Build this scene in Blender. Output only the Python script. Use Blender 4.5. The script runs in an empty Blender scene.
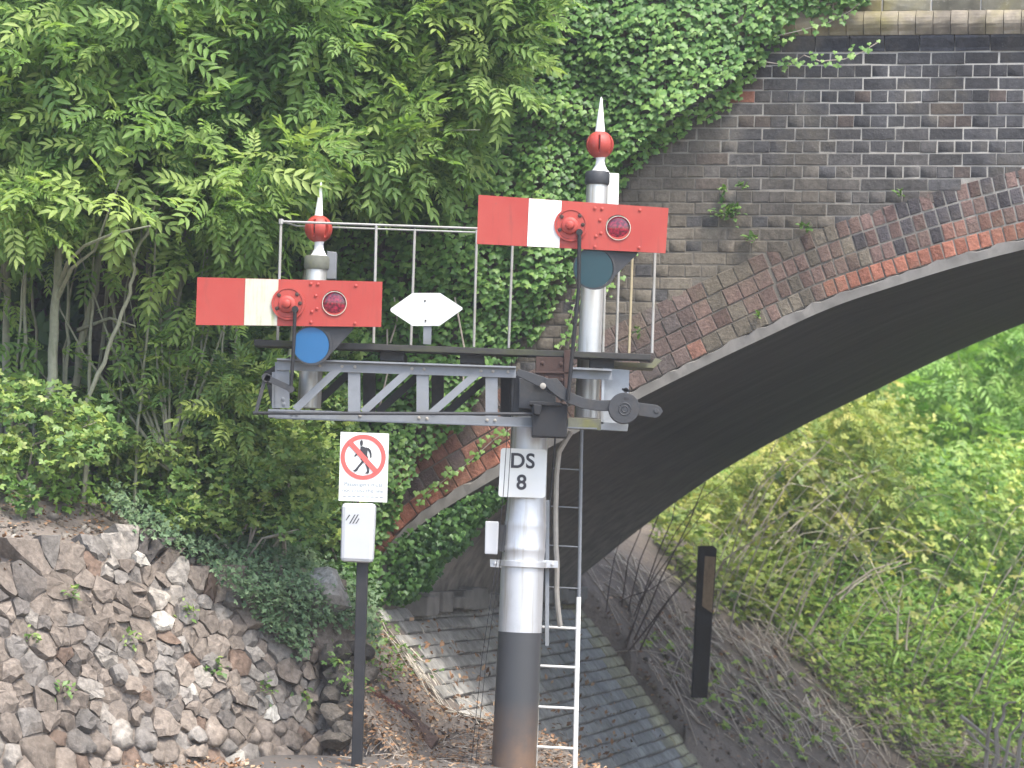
import bpy, bmesh, math, random
import numpy as np
from mathutils import Vector, Matrix

random.seed(11); rng = np.random.default_rng(11)
SC = bpy.context.scene
COL = SC.collection
R = math.radians

# ------------------------------------------------------------------ camera
F, HC, ROLL, H = 2900.0, 541.0, R(1.8), 1.35      # focal length in pixels, eye level row, roll, eye height
PITCH = math.atan((HC - 384) / F)
fw = np.array([0, math.cos(PITCH), math.sin(PITCH)])
up0 = np.array([0, -math.sin(PITCH), math.cos(PITCH)]); rt0 = np.array([1., 0, 0])
rt = rt0 * math.cos(ROLL) + up0 * math.sin(ROLL); up = up0 * math.cos(ROLL) - rt0 * math.sin(ROLL)
EYE = np.array([0, 0, H])
cam_d = bpy.data.cameras.new('camera'); cam = bpy.data.objects.new('camera', cam_d); COL.objects.link(cam)
cam_d.sensor_width = 36; cam_d.lens = F / 1024 * 36; cam_d.clip_start = .5; cam_d.clip_end = 2000
M = Matrix(((rt[0], up[0], -fw[0], 0), (rt[1], up[1], -fw[1], 0), (rt[2], up[2], -fw[2], H), (0, 0, 0, 1)))
cam.matrix_world = M; SC.camera = cam
cam_d.dof.use_dof = True; cam_d.dof.focus_distance = 17.4; cam_d.dof.aperture_fstop = 3.2

# ------------------------------------------------------------------ light
SUN_EL, SUN_AZ = R(60), R(144)     # azimuth clockwise from +Y: behind the camera, to its right
w = bpy.data.worlds.new('World'); SC.world = w; w.use_nodes = True
nt = w.node_tree; bg = nt.nodes['Background']; sky = nt.nodes.new('ShaderNodeTexSky')
sky.sky_type = 'NISHITA'; sky.sun_disc = False; sky.sun_elevation = SUN_EL; sky.sun_rotation = SUN_AZ
sky.air_density = 1.0; sky.dust_density = 3.0; sky.ozone_density = 1.0
nt.links.new(sky.outputs[0], bg.inputs[0]); bg.inputs[1].default_value = .15
sd = bpy.data.lights.new('sun', 'SUN'); sd.energy = 1.5; sd.angle = R(16); sd.color = (1, .96, .9)
so = bpy.data.objects.new('sun', sd); COL.objects.link(so)
sv = Vector((math.sin(SUN_AZ) * math.cos(SUN_EL), math.cos(SUN_AZ) * math.cos(SUN_EL), math.sin(SUN_EL)))
so.rotation_euler = sv.to_track_quat('Z', 'Y').to_euler(); so.location = (6, -8, 20)
SC.view_settings.view_transform = 'Standard'; SC.view_settings.look = 'None'
SC.view_settings.gamma = 1; SC.view_settings.exposure = 1.74
SC.cycles.use_denoising = True
SC.cycles.max_bounces = 6; SC.cycles.transparent_max_bounces = 4

# ------------------------------------------------------------------ projection helpers
def ray(x, y): return fw + rt * ((x - 512) / F) - up * ((y - 384) / F)
def P(x, y, Y):                       # the point at distance Y (world y) seen at pixel x, y
    d = ray(x, y); return EYE + d * (Y / d[1])
def px(p):
    q = np.asarray(p, float) - EYE; z = q @ fw
    return np.stack([512 + F * (q @ rt) / z, 384 - F * (q @ up) / z], -1)
TH = R(13); W0 = np.array([0, 19.3, 0.]); BW = 6.3
U = np.array([math.cos(TH), -math.sin(TH), 0]); B = np.array([math.sin(TH), math.cos(TH), 0])
def PW(x, y, c=0.):                   # bridge-local (a, c, z) of the point on the wall plane at offset c
    d = ray(x, y); s = ((W0 - EYE) @ B + c) / (d @ B); q = EYE + d * s
    return np.array([(q - W0) @ U, c, q[2]])
def LW(p):                            # bridge-local to world
    p = np.asarray(p, float); return W0 + p[..., :1] * U + p[..., 1:2] * B + p[..., 2:3] * np.array([0, 0, 1.])
def inpoly(x, y, poly):
    x = np.asarray(x, float); y = np.asarray(y, float); r = np.zeros(x.shape, bool); n = len(poly)
    for i in range(n):
        x1, y1 = poly[i]; x2, y2 = poly[(i + 1) % n]
        if y1 == y2: continue
        c = ((y1 > y) != (y2 > y)) & (x < (x2 - x1) * (y - y1) / (y2 - y1) + x1); r ^= c
    return r
def sstep(a, b, x):
    t = np.clip((np.asarray(x, float) - a) / (b - a), 0, 1); return t * t * (3 - 2 * t)
def vnoise(x, y, s=1.0, seed=0):
    x = np.asarray(x, float) / s; y = np.asarray(y, float) / s
    xi = np.floor(x).astype(np.int64); yi = np.floor(y).astype(np.int64); fx = x - xi; fy = y - yi
    fx = fx * fx * (3 - 2 * fx); fy = fy * fy * (3 - 2 * fy)
    def h(i, j):
        n = (i * 374761393 + j * 668265263 + seed * 974711) & 0x7fffffff
        n = ((n ^ (n >> 13)) * 1274126177) & 0x7fffffff
        return (n ^ (n >> 16)) / 0x7fffffff
    return ((h(xi, yi) * (1 - fx) + h(xi + 1, yi) * fx) * (1 - fy) + (h(xi, yi + 1) * (1 - fx) + h(xi + 1, yi + 1) * fx) * fy)

# ------------------------------------------------------------------ materials
def newmat(name):
    m = bpy.data.materials.new(name); m.use_nodes = True; nt = m.node_tree
    return m, nt, nt.nodes['Principled BSDF'], nt.nodes.new, nt.links.new
def setp(p, **k):
    for a, v in k.items(): p.inputs[a].default_value = v
def mixc(nt, fac, a, b, mode='MIX'):
    n = nt.nodes.new('ShaderNodeMix'); n.data_type = 'RGBA'; n.blend_type = mode
    for s, v in ((n.inputs[0], fac), (n.inputs[6], a), (n.inputs[7], b)):
        if hasattr(v, 'is_linked'): nt.links.new(v, s)
        else: s.default_value = v if not isinstance(v, tuple) else (v + (1,) if len(v) == 3 else v)
    return n.outputs[2]
def noise(nt, scale, detail=4, rough=.6, coord='Object', stretch=None, off=None):
    tc = nt.nodes.new('ShaderNodeTexCoord'); mp = nt.nodes.new('ShaderNodeMapping'); n = nt.nodes.new('ShaderNodeTexNoise')
    src = tc.outputs[coord]
    if coord == 'World': pass
    nt.links.new(src, mp.inputs[0]); nt.links.new(mp.outputs[0], n.inputs[0])
    if stretch: mp.inputs['Scale'].default_value = stretch
    if off is not None: nt.links.new(off, mp.inputs['Location'])
    n.inputs['Scale'].default_value = scale; n.inputs['Detail'].default_value = detail; n.inputs['Roughness'].default_value = rough
    return n.outputs[0]
def ramp(nt, v, pts):
    r = nt.nodes.new('ShaderNodeValToRGB'); nt.links.new(v, r.inputs[0]); e = r.color_ramp.elements
    while len(e) < len(pts): e.new(.5)
    for i, (p, c) in enumerate(pts):
        e[i].position = p; e[i].color = (c, c, c, 1) if not isinstance(c, tuple) else c + (1,)
    return r.outputs[0]
def bump(nt, p, h, strength=.3, dist=.01):
    b = nt.nodes.new('ShaderNodeBump'); b.inputs['Strength'].default_value = strength; b.inputs['Distance'].default_value = dist
    nt.links.new(h, b.inputs['Height']); nt.links.new(b.outputs[0], p.inputs['Normal'])
def plain(name, col, rough=.5, metal=0., var=.25, scale=12, dirt=(.12, .11, .09), dirt_amt=.4, bumps=.15, stretch=None, spec=.5):
    m, nt, p, N, L = newmat(name)
    n1 = noise(nt, scale, 5, .65, stretch=stretch); n2 = noise(nt, scale * 4, 3)
    c = mixc(nt, ramp(nt, n1, [(.5 - .001, 0.), (.75, dirt_amt)]), tuple(col), dirt)
    c = mixc(nt, var, c, mixc(nt, ramp(nt, n2, [(.3, .3), (.7, 1.)]), (0, 0, 0), c), 'MIX')
    L(c, p.inputs['Base Color']); setp(p, Roughness=rough, Metallic=metal); p.inputs['Specular IOR Level'].default_value = spec
    rr = ramp(nt, n1, [(.3, rough), (.8, min(1, rough + .25))]); L(rr, p.inputs['Roughness'])
    if bumps: bump(nt, p, n2, bumps, .003)
    return m
def tinted(name, attr=None, rough=.85, scale=22, amt=.45, bumps=.6, dirt=(.2, .19, .15), dirt_amt=.5, spec=.3):
    """colour comes from the object colour, or from a colour attribute on joined pieces"""
    m, nt, p, N, L = newmat(name)
    if attr: a = N('ShaderNodeVertexColor'); a.layer_name = attr; c0 = a.outputs[0]
    else: a = N('ShaderNodeObjectInfo'); c0 = a.outputs['Color']
    g = N('ShaderNodeNewGeometry').outputs['Position']
    def wn(s, d):
        n = N('ShaderNodeTexNoise'); L(g, n.inputs[0]); n.inputs['Scale'].default_value = s; n.inputs['Detail'].default_value = d; n.inputs['Roughness'].default_value = .65; return n.outputs[0]
    n1, n2, n3 = wn(scale, 5), wn(scale * 4, 3), wn(2.2, 4)
    dk = mixc(nt, 1., c0, ramp(nt, n1, [(.3, .55), (.65, 1.15)]), 'MULTIPLY')
    c = mixc(nt, amt * 1., c0, dk)
    c = mixc(nt, ramp(nt, n3, [(.5, 0.), (.72, dirt_amt)]), c, dirt)
    c = mixc(nt, ramp(nt, n2, [(.62, 0.), (.8, .35)]), c, (.45, .43, .38))
    mp = N('ShaderNodeMapping'); mp.inputs['Scale'].default_value = (1.6, 1.6, .55); L(g, mp.inputs[0]); n4 = N('ShaderNodeTexNoise'); L(mp.outputs[0], n4.inputs[0]); n4.inputs['Scale'].default_value = 1.5; n4.inputs['Detail'].default_value = 6; n4.inputs['Roughness'].default_value = .68
    c = mixc(nt, .8, c, mixc(nt, 1., c, ramp(nt, n4.outputs[0], [(.34, (.52, .50, .47)), (.62, (1.25, 1.22, 1.15))]), 'MULTIPLY'))
    L(c, p.inputs['Base Color']); setp(p, Roughness=rough); p.inputs['Specular IOR Level'].default_value = spec
    bump(nt, p, n1, bumps, .012)
    return m
def leafmat(name, ca, cb, cc, rough=.45, trans=.3, spec=.45):
    """leaf colour runs ca-cb-cc with the tint of each leaf"""
    m, nt, p, N, L = newmat(name)
    a = N('ShaderNodeAttribute'); a.attribute_name = 'tint'
    c = ramp(nt, a.outputs['Fac'], [(0., ca), (.5, cb), (1., cc)])
    L(c, p.inputs['Base Color']); setp(p, Roughness=rough); p.inputs['Specular IOR Level'].default_value = spec
    t = N('ShaderNodeBsdfTranslucent'); L(mixc(nt, .6, c, mixc(nt, 1., c, (1.1, 1.25, .35), 'MULTIPLY')), t.inputs[0])
    mx = N('ShaderNodeMixShader'); mx.inputs[0].default_value = trans
    L(p.outputs[0], mx.inputs[1]); L(t.outputs[0], mx.inputs[2]); L(mx.outputs[0], nt.nodes['Material Output'].inputs[0])
    return m

MT = {}
def redmat():
    m, nt, p, N, L = newmat('weathered_red_enamel')
    n1 = noise(nt, 5, 5, .65, stretch=(6, 1, .7)); n2 = noise(nt, 3.5, 5, .6); n3 = noise(nt, 45, 3, .7)
    c = mixc(nt, ramp(nt, n2, [(.35, 0.), (.7, .75)]), (.34, .036, .024), (.38, .062, .042))
    c = mixc(nt, ramp(nt, n1, [(.54, 0.), (.78, .6)]), c, (.17, .036, .026))
    c = mixc(nt, ramp(nt, n3, [(.66, 0.), (.72, .55)]), c, (.17, .07, .05))
    L(c, p.inputs['Base Color']); L(ramp(nt, n2, [(.3, .42), (.8, .7)]), p.inputs['Roughness']); bump(nt, p, n3, .08, .002); return m
MT['red'] = redmat()
MT['white'] = plain('white_paint', (.80, .80, .77), .5, var=.08, scale=6, dirt=(.62, .61, .55), dirt_amt=.5, bumps=.05)
MT['mossy_white'] = plain('stained_white_paint', (.50, .49, .40), .6, var=.12, scale=9, dirt=(.30, .33, .15), dirt_amt=1., bumps=.1, stretch=(4, 1, .35))
MT['boxgrey'] = plain('pale_grey_plastic', (.44, .455, .47), .5, var=.06, scale=4, dirt=(.42, .42, .38), dirt_amt=.6, bumps=.03)
MT['plate'] = plain('white_enamel_plate', (.72, .73, .70), .35, var=.08, scale=3, dirt=(.58, .57, .47), dirt_amt=.6, bumps=0)
MT['grey_steel'] = plain('grey_painted_steel', (.20, .215, .23), .5, var=.2, scale=7, dirt=(.15, .15, .12), dirt_amt=.7)
MT['pale_steel'] = plain('pale_grey_steel', (.32, .345, .365), .5, var=.25, scale=7, dirt=(.16, .15, .11), dirt_amt=.8)
MT['dark_steel'] = plain('dark_greased_steel', (.009, .0095, .011), .6, var=.3, scale=14, dirt=(.03, .026, .022), dirt_amt=.6)
MT['lever'] = plain('dark_grey_cast_iron', (.034, .036, .039), .5, var=.3, scale=14, dirt=(.075, .066, .054), dirt_amt=.5)
MT['rust'] = plain('rusty_steel', (.060, .032, .024), .8, var=.4, scale=12, dirt=(.055, .045, .04), dirt_amt=.8, bumps=.4)
MT['timber'] = plain('weathered_plank', (.040, .039, .036), .85, var=.3, scale=6, dirt=(.075, .085, .035), dirt_amt=.8, bumps=.4, stretch=(.5, 3, 3))
MT['mossy'] = plain('mossy_steel', (.15, .155, .12), .8, var=.3, scale=8, dirt=(.17, .17, .055), dirt_amt=.9, bumps=.3)
MT['black'] = plain('black_paint', (.010, .010, .012), .45, var=.2, scale=8, dirt=(.05, .045, .04), dirt_amt=.5)
MT['ink'] = plain('black_lettering', (.03, .03, .035), .5, var=.0, scale=8, dirt_amt=0, bumps=0)
MT['pinkred'] = plain('faded_red_print', (.70, .10, .085), .5, var=.0, scale=8, dirt_amt=0, bumps=0)
MT['blue'] = plain('blue_glass_disc', (.008, .095, .235), .35, var=.08, scale=8, dirt=(.012, .09, .20), dirt_amt=.4, bumps=0)
MT['teal'] = plain('dark_teal_glass_disc', (.004, .036, .046), .35, var=.1, scale=8, dirt=(.008, .035, .04), dirt_amt=.4, bumps=0)
MT['cable'] = plain('pale_cable', (.34, .32, .28), .7, var=.2, scale=10, dirt=(.18, .16, .13), dirt_amt=.6)
MT['stanchion'] = plain('pale_rail_paint', (.36, .355, .33), .5, var=.2, scale=10, dirt=(.22, .20, .13), dirt_amt=.7)
MT['ochre'] = plain('ochre_stained_rail', (.40, .34, .21), .6, var=.2, scale=10, dirt=(.22, .18, .09), dirt_amt=.7)
MT['concrete'] = plain('grey_concrete', (.20, .19, .172), .9, var=.35, scale=5, dirt=(.070, .065, .056), dirt_amt=1., bumps=.5)
MT['bark'] = plain('green_grey_bark', (.30, .30, .215), .9, var=.3, scale=9, dirt=(.15, .165, .09), dirt_amt=.8, bumps=.5, stretch=(2, 2, .4))
MT['cane'] = plain('dry_cane', (.48, .42, .35), .85, var=.3, scale=6, dirt=(.12, .085, .06), dirt_amt=.7)
MT['darkcane'] = plain('dark_brown_cane', (.085, .062, .055), .8, var=.3, scale=6, dirt=(.15, .11, .08), dirt_amt=.5)
MT['straw'] = plain('dead_straw', (.62, .56, .46), .9, var=.3, scale=3, dirt=(.16, .12, .08), dirt_amt=.7)
MT['oldwood'] = plain('old_timber', (.028, .024, .020), .85, var=.35, scale=9, dirt=(.03, .028, .025), dirt_amt=.7, bumps=.5, stretch=(4, 4, .6))
MT['barewood'] = plain('bare_brown_timber', (.34, .25, .16), .85, var=.35, scale=9, dirt=(.09, .06, .04), dirt_amt=.7, bumps=.5, stretch=(4, 4, .6))
def post_mat(name, base, streak, z0):
    m, nt, p, N, L = newmat(name)
    n1 = noise(nt, 5, 5, .6, stretch=(5, 5, .25)); n2 = noise(nt, 18, 4)
    c = mixc(nt, ramp(nt, n1, [(.52, 0.), (.74, .75)]), base, streak)
    c = mixc(nt, ramp(nt, n2, [(.5, 0.), (.8, .3)]), c, tuple(q * .7 for q in base))
    L(c, p.inputs['Base Color']); setp(p, Roughness=.45, Metallic=.6); bump(nt, p, n2, .08, .002)
    return m
MT['silver'] = post_mat('silver_white_post_paint', (.56, .57, .58), (.30, .265, .18), 0)
MT['doll'] = post_mat('pale_doll_post_paint', (.60, .60, .57), (.27, .215, .12), 0)
def bitumen():
    m, nt, p, N, L = newmat('bitumen_and_rust')
    tc = N('ShaderNodeTexCoord'); sp = N('ShaderNodeSeparateXYZ'); L(tc.outputs['Object'], sp.inputs[0])
    n1 = noise(nt, 6, 5); mr = N('ShaderNodeMapRange'); L(sp.outputs[2], mr.inputs[0]); mr.inputs[1].default_value = .1; mr.inputs[2].default_value = .42; mr.inputs[3].default_value = 1; mr.inputs[4].default_value = 0
    mu = N('ShaderNodeMath'); mu.operation = 'MULTIPLY'; L(mr.outputs[0], mu.inputs[0]); L(ramp(nt, n1, [(.3, .2), (.65, .9)]), mu.inputs[1])
    L(mixc(nt, mu.outputs[0], (.045, .047, .05), (.17, .105, .065)), p.inputs['Base Color']); setp(p, Roughness=.45); bump(nt, p, n1, .1, .003)
    return m
MT['bitumen'] = bitumen()
def lensmat():
    m, nt, p, N, L = newmat('dark_red_lens')
    n1 = noise(nt, 60, 2)
    L(ramp(nt, n1, [(.4, (.07, .002, .012)), (.66, (.30, .006, .03))]), p.inputs['Base Color']); setp(p, Roughness=.08); p.inputs['Coat Weight'].default_value = .6
    return m
MT['lens'] = lensmat()
MT['brick'] = tinted('brick_face', None, .8, 30, .85, .6, dirt=(.14, .125, .095), dirt_amt=.6)
MT['brick_joined'] = tinted('brick_face_joined', 'Col', .8, 30, .85, .6, dirt=(.14, .125, .095), dirt_amt=.6)
MT['archbrick'] = tinted('arch_brick_face', None, .85, 40, .7, .8, dirt=(.13, .11, .08), dirt_amt=.6)
MT['archbrick_joined'] = tinted('arch_brick_face_joined', 'Col', .85, 40, .7, .8, dirt=(.13, .11, .08), dirt_amt=.6)
MT['stone'] = tinted('rubble_stone', None, .95, 30, 1., 1.2, dirt=(.155, .125, .10), dirt_amt=.5)
MT['stone_joined'] = tinted('rubble_stone_joined', 'Col', .95, 24, 1., 1., dirt=(.155, .125, .10), dirt_amt=.5)
MT['sett'] = tinted('paving_sett', None, .6, 12, .95, .7, dirt=(.12, .11, .09), dirt_amt=.7, spec=.5)
MT['coping'] = tinted('coping_piece', None, .9, 8, .8, .5, dirt=(.20, .18, .07), dirt_amt=.75)
def mortar():
    m, nt, p, N, L = newmat('mortar_and_backing')
    g = N('ShaderNodeNewGeometry').outputs['Position']
    def wn(s, d):
        n = N('ShaderNodeTexNoise'); L(g, n.inputs[0]); n.inputs['Scale'].default_value = s; n.inputs['Detail'].default_value = d; return n.outputs[0]
    sx = N('ShaderNodeSeparateXYZ'); L(g, sx.inputs[0])
    # the pointing is fresh and pale high on the right, old and sooty low on the left
    ad = N('ShaderNodeMath'); ad.operation = 'MULTIPLY_ADD'; L(sx.outputs[0], ad.inputs[0]); ad.inputs[1].default_value = .35; L(sx.outputs[2], ad.inputs[2])
    mr = N('ShaderNodeMapRange'); L(ad.outputs[0], mr.inputs[0]); mr.inputs[1].default_value = 4.0; mr.inputs[2].default_value = 5.2
    c = mixc(nt, mr.outputs[0], (.13, .117, .095), (.40, .385, .345))
    c = mixc(nt, ramp(nt, wn(6, 5), [(.45, 0.), (.7, .6)]), c, (.10, .092, .075))
    L(c, p.inputs['Base Color']); setp(p, Roughness=.95); bump(nt, p, wn(60, 3), .5, .006)
    return m
MT['mortar'] = mortar()
def soffit():
    m, nt, p, N, L = newmat('sooty_arch_lining')
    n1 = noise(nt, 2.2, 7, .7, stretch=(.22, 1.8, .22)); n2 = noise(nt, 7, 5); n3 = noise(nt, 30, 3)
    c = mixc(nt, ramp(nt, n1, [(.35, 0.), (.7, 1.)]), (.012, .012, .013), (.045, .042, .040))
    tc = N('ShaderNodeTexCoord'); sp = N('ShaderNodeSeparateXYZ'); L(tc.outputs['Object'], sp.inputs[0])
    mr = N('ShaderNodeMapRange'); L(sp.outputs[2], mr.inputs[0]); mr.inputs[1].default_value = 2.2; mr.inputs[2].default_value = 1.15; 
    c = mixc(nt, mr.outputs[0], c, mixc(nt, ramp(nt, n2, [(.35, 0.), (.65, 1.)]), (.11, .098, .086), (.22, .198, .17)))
    L(c, p.inputs['Base Color']); setp(p, Roughness=.85); bump(nt, p, n2, .4, .02)
    return m
MT['soffit'] = soffit()
def groundmat():
    m, nt, p, N, L = newmat('bare_earth_and_litter')
    n1 = noise(nt, 1.3, 6, .6); n2 = noise(nt, 9, 6, .7); n3 = noise(nt, 38, 4, .7)
    c = mixc(nt, ramp(nt, n1, [(.4, 0.), (.65, 1.)]), (.20, .168, .138), (.135, .115, .098))
    c = mixc(nt, ramp(nt, n2, [(.5, 0.), (.72, .8)]), c, (.24, .195, .15))
    c = mixc(nt, ramp(nt, n3, [(.55, 0.), (.75, .7)]), c, (.085, .068, .055))
    L(c, p.inputs['Base Color']); setp(p, Roughness=.95); bump(nt, p, n2, .9, .05)
    return m
MT['ground'] = groundmat()
MT['asphalt'] = plain('worn_tarmac_edge', (.10, .09, .08), .9, var=.3, scale=9, dirt=(.16, .12, .09), dirt_amt=.6, bumps=.6)
MT['ash_leaf'] = leafmat('ash_leaf', (.085, .170, .045), (.20, .325, .085), (.36, .46, .14), .5, .5, .3)
MT['ivy_leaf'] = leafmat('ivy_leaf', (.028, .080, .020), (.100, .205, .048), (.25, .38, .10), .45, .2, .3)
MT['shrub_leaf'] = leafmat('shrub_leaf', (.060, .135, .034), (.155, .265, .066), (.33, .41, .10), .45, .3)
MT['cover_leaf'] = leafmat('ground_cover_leaf', (.055, .115, .055), (.125, .205, .105), (.23, .32, .16), .5, .2, .3)
MT['bramble_leaf'] = leafmat('bramble_leaf', (.12, .21, .04), (.32, .40, .085), (.55, .52, .15), .5, .35)
MT['bright_leaf'] = leafmat('bright_ash_leaf', (.11, .24, .045), (.25, .43, .09), (.42, .56, .16), .45, .4)
MT['weed_leaf'] = leafmat('weed_leaf', (.10, .21, .04), (.25, .40, .075), (.48, .54, .13), .5, .3)
MT['dark_leaf'] = leafmat('shaded_leaf', (.050, .105, .032), (.100, .185, .055), (.17, .27, .08), .5, .25)  # darker greens: the shade under the ash crowns is put into the colour
MT['litter_leaf'] = leafmat('dead_leaf', (.12, .065, .035), (.27, .16, .09), (.48, .36, .24), .8, .05, .2)

# ------------------------------------------------------------------ object helpers
def tag(o, label=None, cat=None, group=None, kind=None):
    if label: o['label'] = label
    if cat: o['category'] = cat
    if group: o['group'] = group
    if kind: o['kind'] = kind
    return o
def thing(name, label, cat, loc=(0, 0, 0), rz=0, group=None):
    o = bpy.data.objects.new(name, None); COL.objects.link(o); o.location = loc; o.rotation_euler = (0, 0, rz)
    o.empty_display_size = .2
    return tag(o, label, cat, group)
def link(name, me, parent=None, col=None):
    o = bpy.data.objects.new(name, me); COL.objects.link(o)
    if parent is not None: o.parent = parent
    if col is not None: o.color = (col[0], col[1], col[2], 1)
    return o
class MB:
    def __init__(s): s.v = []; s.f = []; s.m = []; s.smooth = []
    def add(s, vs, fs, m=0, sm=False):
        k = len(s.v); s.v += [tuple(map(float, q)) for q in vs]
        for f in fs: s.f.append(tuple(i + k for i in f)); s.m.append(m); s.smooth.append(sm)
    def box(s, c, size, rot=None, m=0, bev=0.):
        hx, hy, hz = [q / 2 for q in size]; pts = []
        if bev <= 0:
            pts = [(x, y, z) for x in (-hx, hx) for y in (-hy, hy) for z in (-hz, hz)]
            fs = [(0, 1, 3, 2), (4, 6, 7, 5), (0, 4, 5, 1), (2, 3, 7, 6), (0, 2, 6, 4), (1, 5, 7, 3)]
        else:
            bm = bmesh.new(); bmesh.ops.create_cube(bm, size=1)
            for q in bm.verts: q.co = Vector((q.co.x * size[0], q.co.y * size[1], q.co.z * size[2]))
            bmesh.ops.bevel(bm, geom=bm.edges[:], offset=bev, segments=2, affect='EDGES', profile=.5)
            bm.verts.index_update(); pts = [tuple(q.co) for q in bm.verts]; fs = [tuple(q.index for q in f.verts) for f in bm.faces]; bm.free()
        A = np.array(pts)
        if rot is not None: A = A @ np.array(rot).T
        s.add(A + np.asarray(c), fs, m)
    def tube(s, pts, r, seg=8, m=0, caps=True, sm=True):
        pts = [np.asarray(q, float) for q in pts]; n = len(pts)
        if not hasattr(r, '__len__'): r = [r] * n
        vs = []; ref = None
        for i in range(n):
            t = pts[min(i + 1, n - 1)] - pts[max(i - 1, 0)]; t = t / (np.linalg.norm(t) + 1e-12)
            if ref is None: ref = np.array([1., 0, 0]) if abs(t[0]) < .9 else np.array([0, 1., 0])
            a = ref - t * (ref @ t); a /= np.linalg.norm(a); ref = a; b = np.cross(t, a)
            for k in range(seg):
                th = 2 * math.pi * k / seg; vs.append(pts[i] + r[i] * (a * math.cos(th) + b * math.sin(th)))
        fs = [(i * seg + k, i * seg + (k + 1) % seg, (i + 1) * seg + (k + 1) % seg, (i + 1) * seg + k) for i in range(n - 1) for k in range(seg)]
        s.add(vs, fs, m, sm)
        if caps: s.add(vs[:seg], [tuple(range(seg))[::-1]], m); s.add(vs[-seg:], [tuple(range(seg))], m)
    def lathe(s, base, axis, prof, seg=24, m=0, sm=True):       # prof: (distance along axis, radius)
        axis = np.asarray(axis, float); base = np.asarray(base, float)
        s.tube([base + axis * h for h, _ in prof], [q for _, q in prof], seg, m, True, sm)
    def slab(s, poly, thick, m=0):                              # flat polygon (3D points) given thickness vector
        n = len(poly); A = [np.asarray(q, float) for q in poly]; Bk = [q + np.asarray(thick) for q in A]
        s.add(A + Bk, [tuple(range(n)), tuple(range(2 * n - 1, n - 1, -1))] + [(i, i + n, (i + 1) % n + n, (i + 1) % n) for i in range(n)], m)
    def build(s, name, mats, parent=None, origin=(0, 0, 0), bevel=0.):
        me = bpy.data.meshes.new(name); o_ = np.asarray(origin, float)
        me.from_pydata([tuple(np.asarray(q) - o_) for q in s.v], [], s.f)
        mats = mats if isinstance(mats, (list, tuple)) else [mats]
        for q in mats: me.materials.append(q)
        me.polygons.foreach_set('material_index', s.m); me.polygons.foreach_set('use_smooth', s.smooth)
        bm = bmesh.new(); bm.from_mesh(me); bmesh.ops.remove_doubles(bm, verts=bm.verts[:], dist=1e-6); bmesh.ops.recalc_face_normals(bm, faces=bm.faces[:]); bm.to_mesh(me); bm.free()
        if any(s.smooth): me.set_sharp_from_angle(angle=R(40))
        o = link(name, me, parent)
        if bevel: b = o.modifiers.new('bevel', 'BEVEL'); b.width = bevel; b.segments = 2; b.limit_method = 'ANGLE'; b.angle_limit = R(40)
        return o
def fast_mesh(name, V, Fc, mat, tint=None, col=None, smooth=False):
    """V (n,3), Fc (m,k)"""
    me = bpy.data.meshes.new(name); Fc = np.asarray(Fc); k = Fc.shape[1]
    me.vertices.add(len(V)); me.vertices.foreach_set('co', np.ascontiguousarray(V, dtype=np.float32).ravel())
    me.loops.add(Fc.size); me.loops.foreach_set('vertex_index', Fc.ravel().astype(np.int32))
    me.polygons.add(len(Fc)); me.polygons.foreach_set('loop_start', (np.arange(len(Fc)) * k).astype(np.int32))
    if smooth: me.polygons.foreach_set('use_smooth', np.ones(len(Fc), bool))
    me.update(calc_edges=True); me.materials.append(mat)
    if tint is not None:
        a = me.attributes.new('tint', 'FLOAT', 'POINT'); a.data.foreach_set('value', np.ascontiguousarray(tint, dtype=np.float32))
    if col is not None:
        a = me.color_attributes.new('Col', 'FLOAT_COLOR', 'POINT'); a.data.foreach_set('color', np.c_[col, np.ones(len(col))].astype(np.float32).ravel())
    return me
def frames(d, n):                     # orthonormal frames, local +Y along d, local +Z near n
    d = d / np.linalg.norm(d, axis=1, keepdims=True); x = np.cross(d, n); x /= np.linalg.norm(x, axis=1, keepdims=True) + 1e-9
    return np.stack([x, d, np.cross(x, d)], -1)
def scatter(name, T, pos, Rm, sc, tint, mat, parent=None, origin=(0, 0, 0), jit=.12):
    """T = (template verts, triangles, per-vertex tint); one leaf per row of pos"""
    tv, tf, tt = T; n = len(pos)
    V = np.einsum('nij,kj->nki', Rm, tv) * np.asarray(sc)[:, None, None] + (pos - np.asarray(origin))[:, None, :]
    Fc = (np.arange(n)[:, None, None] * len(tv) + tf[None]).reshape(-1, tf.shape[1])
    ti = np.clip(np.asarray(tint)[:, None] + tt[None], 0, 1)
    return link(name, fast_mesh(name, V.reshape(-1, 3), Fc, mat, ti.ravel()), parent)
def unit(n):
    v = rng.normal(size=(n, 3)); return v / np.linalg.norm(v, axis=1, keepdims=True)

# leaf templates -----------------------------------------------------------
def leaflet(L=1., Wd=.36, fold=.10):
    v = np.array([[0, 0, 0], [-Wd * .42, L * .3, fold * L], [Wd * .42, L * .3, fold * L], [-Wd * .36, L * .65, fold * .8 * L], [Wd * .36, L * .65, fold * .8 * L], [0, L, -.06 * L], [0, L * .45, 0]])
    f = np.array([[0, 1, 6], [0, 6, 2], [1, 3, 6], [2, 6, 4], [3, 5, 6], [4, 6, 5]]); return v, f
def ivy_tmpl():
    ang = np.radians([270, 300, 330, 5, 45, 90, 135, 175, 210, 240]); rad = np.array([.12, .40, .55, .62, .42, .72, .42, .62, .55, .40])
    v = [(0, 0, .06)] + [(r_ * math.cos(a), r_ * math.sin(a), -.10 * (r_ > .5)) for a, r_ in zip(ang, rad)]
    f = [(0, i, i % 10 + 1) for i in range(1, 11)]
    return np.array(v), np.array(f), np.zeros(11)
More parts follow.
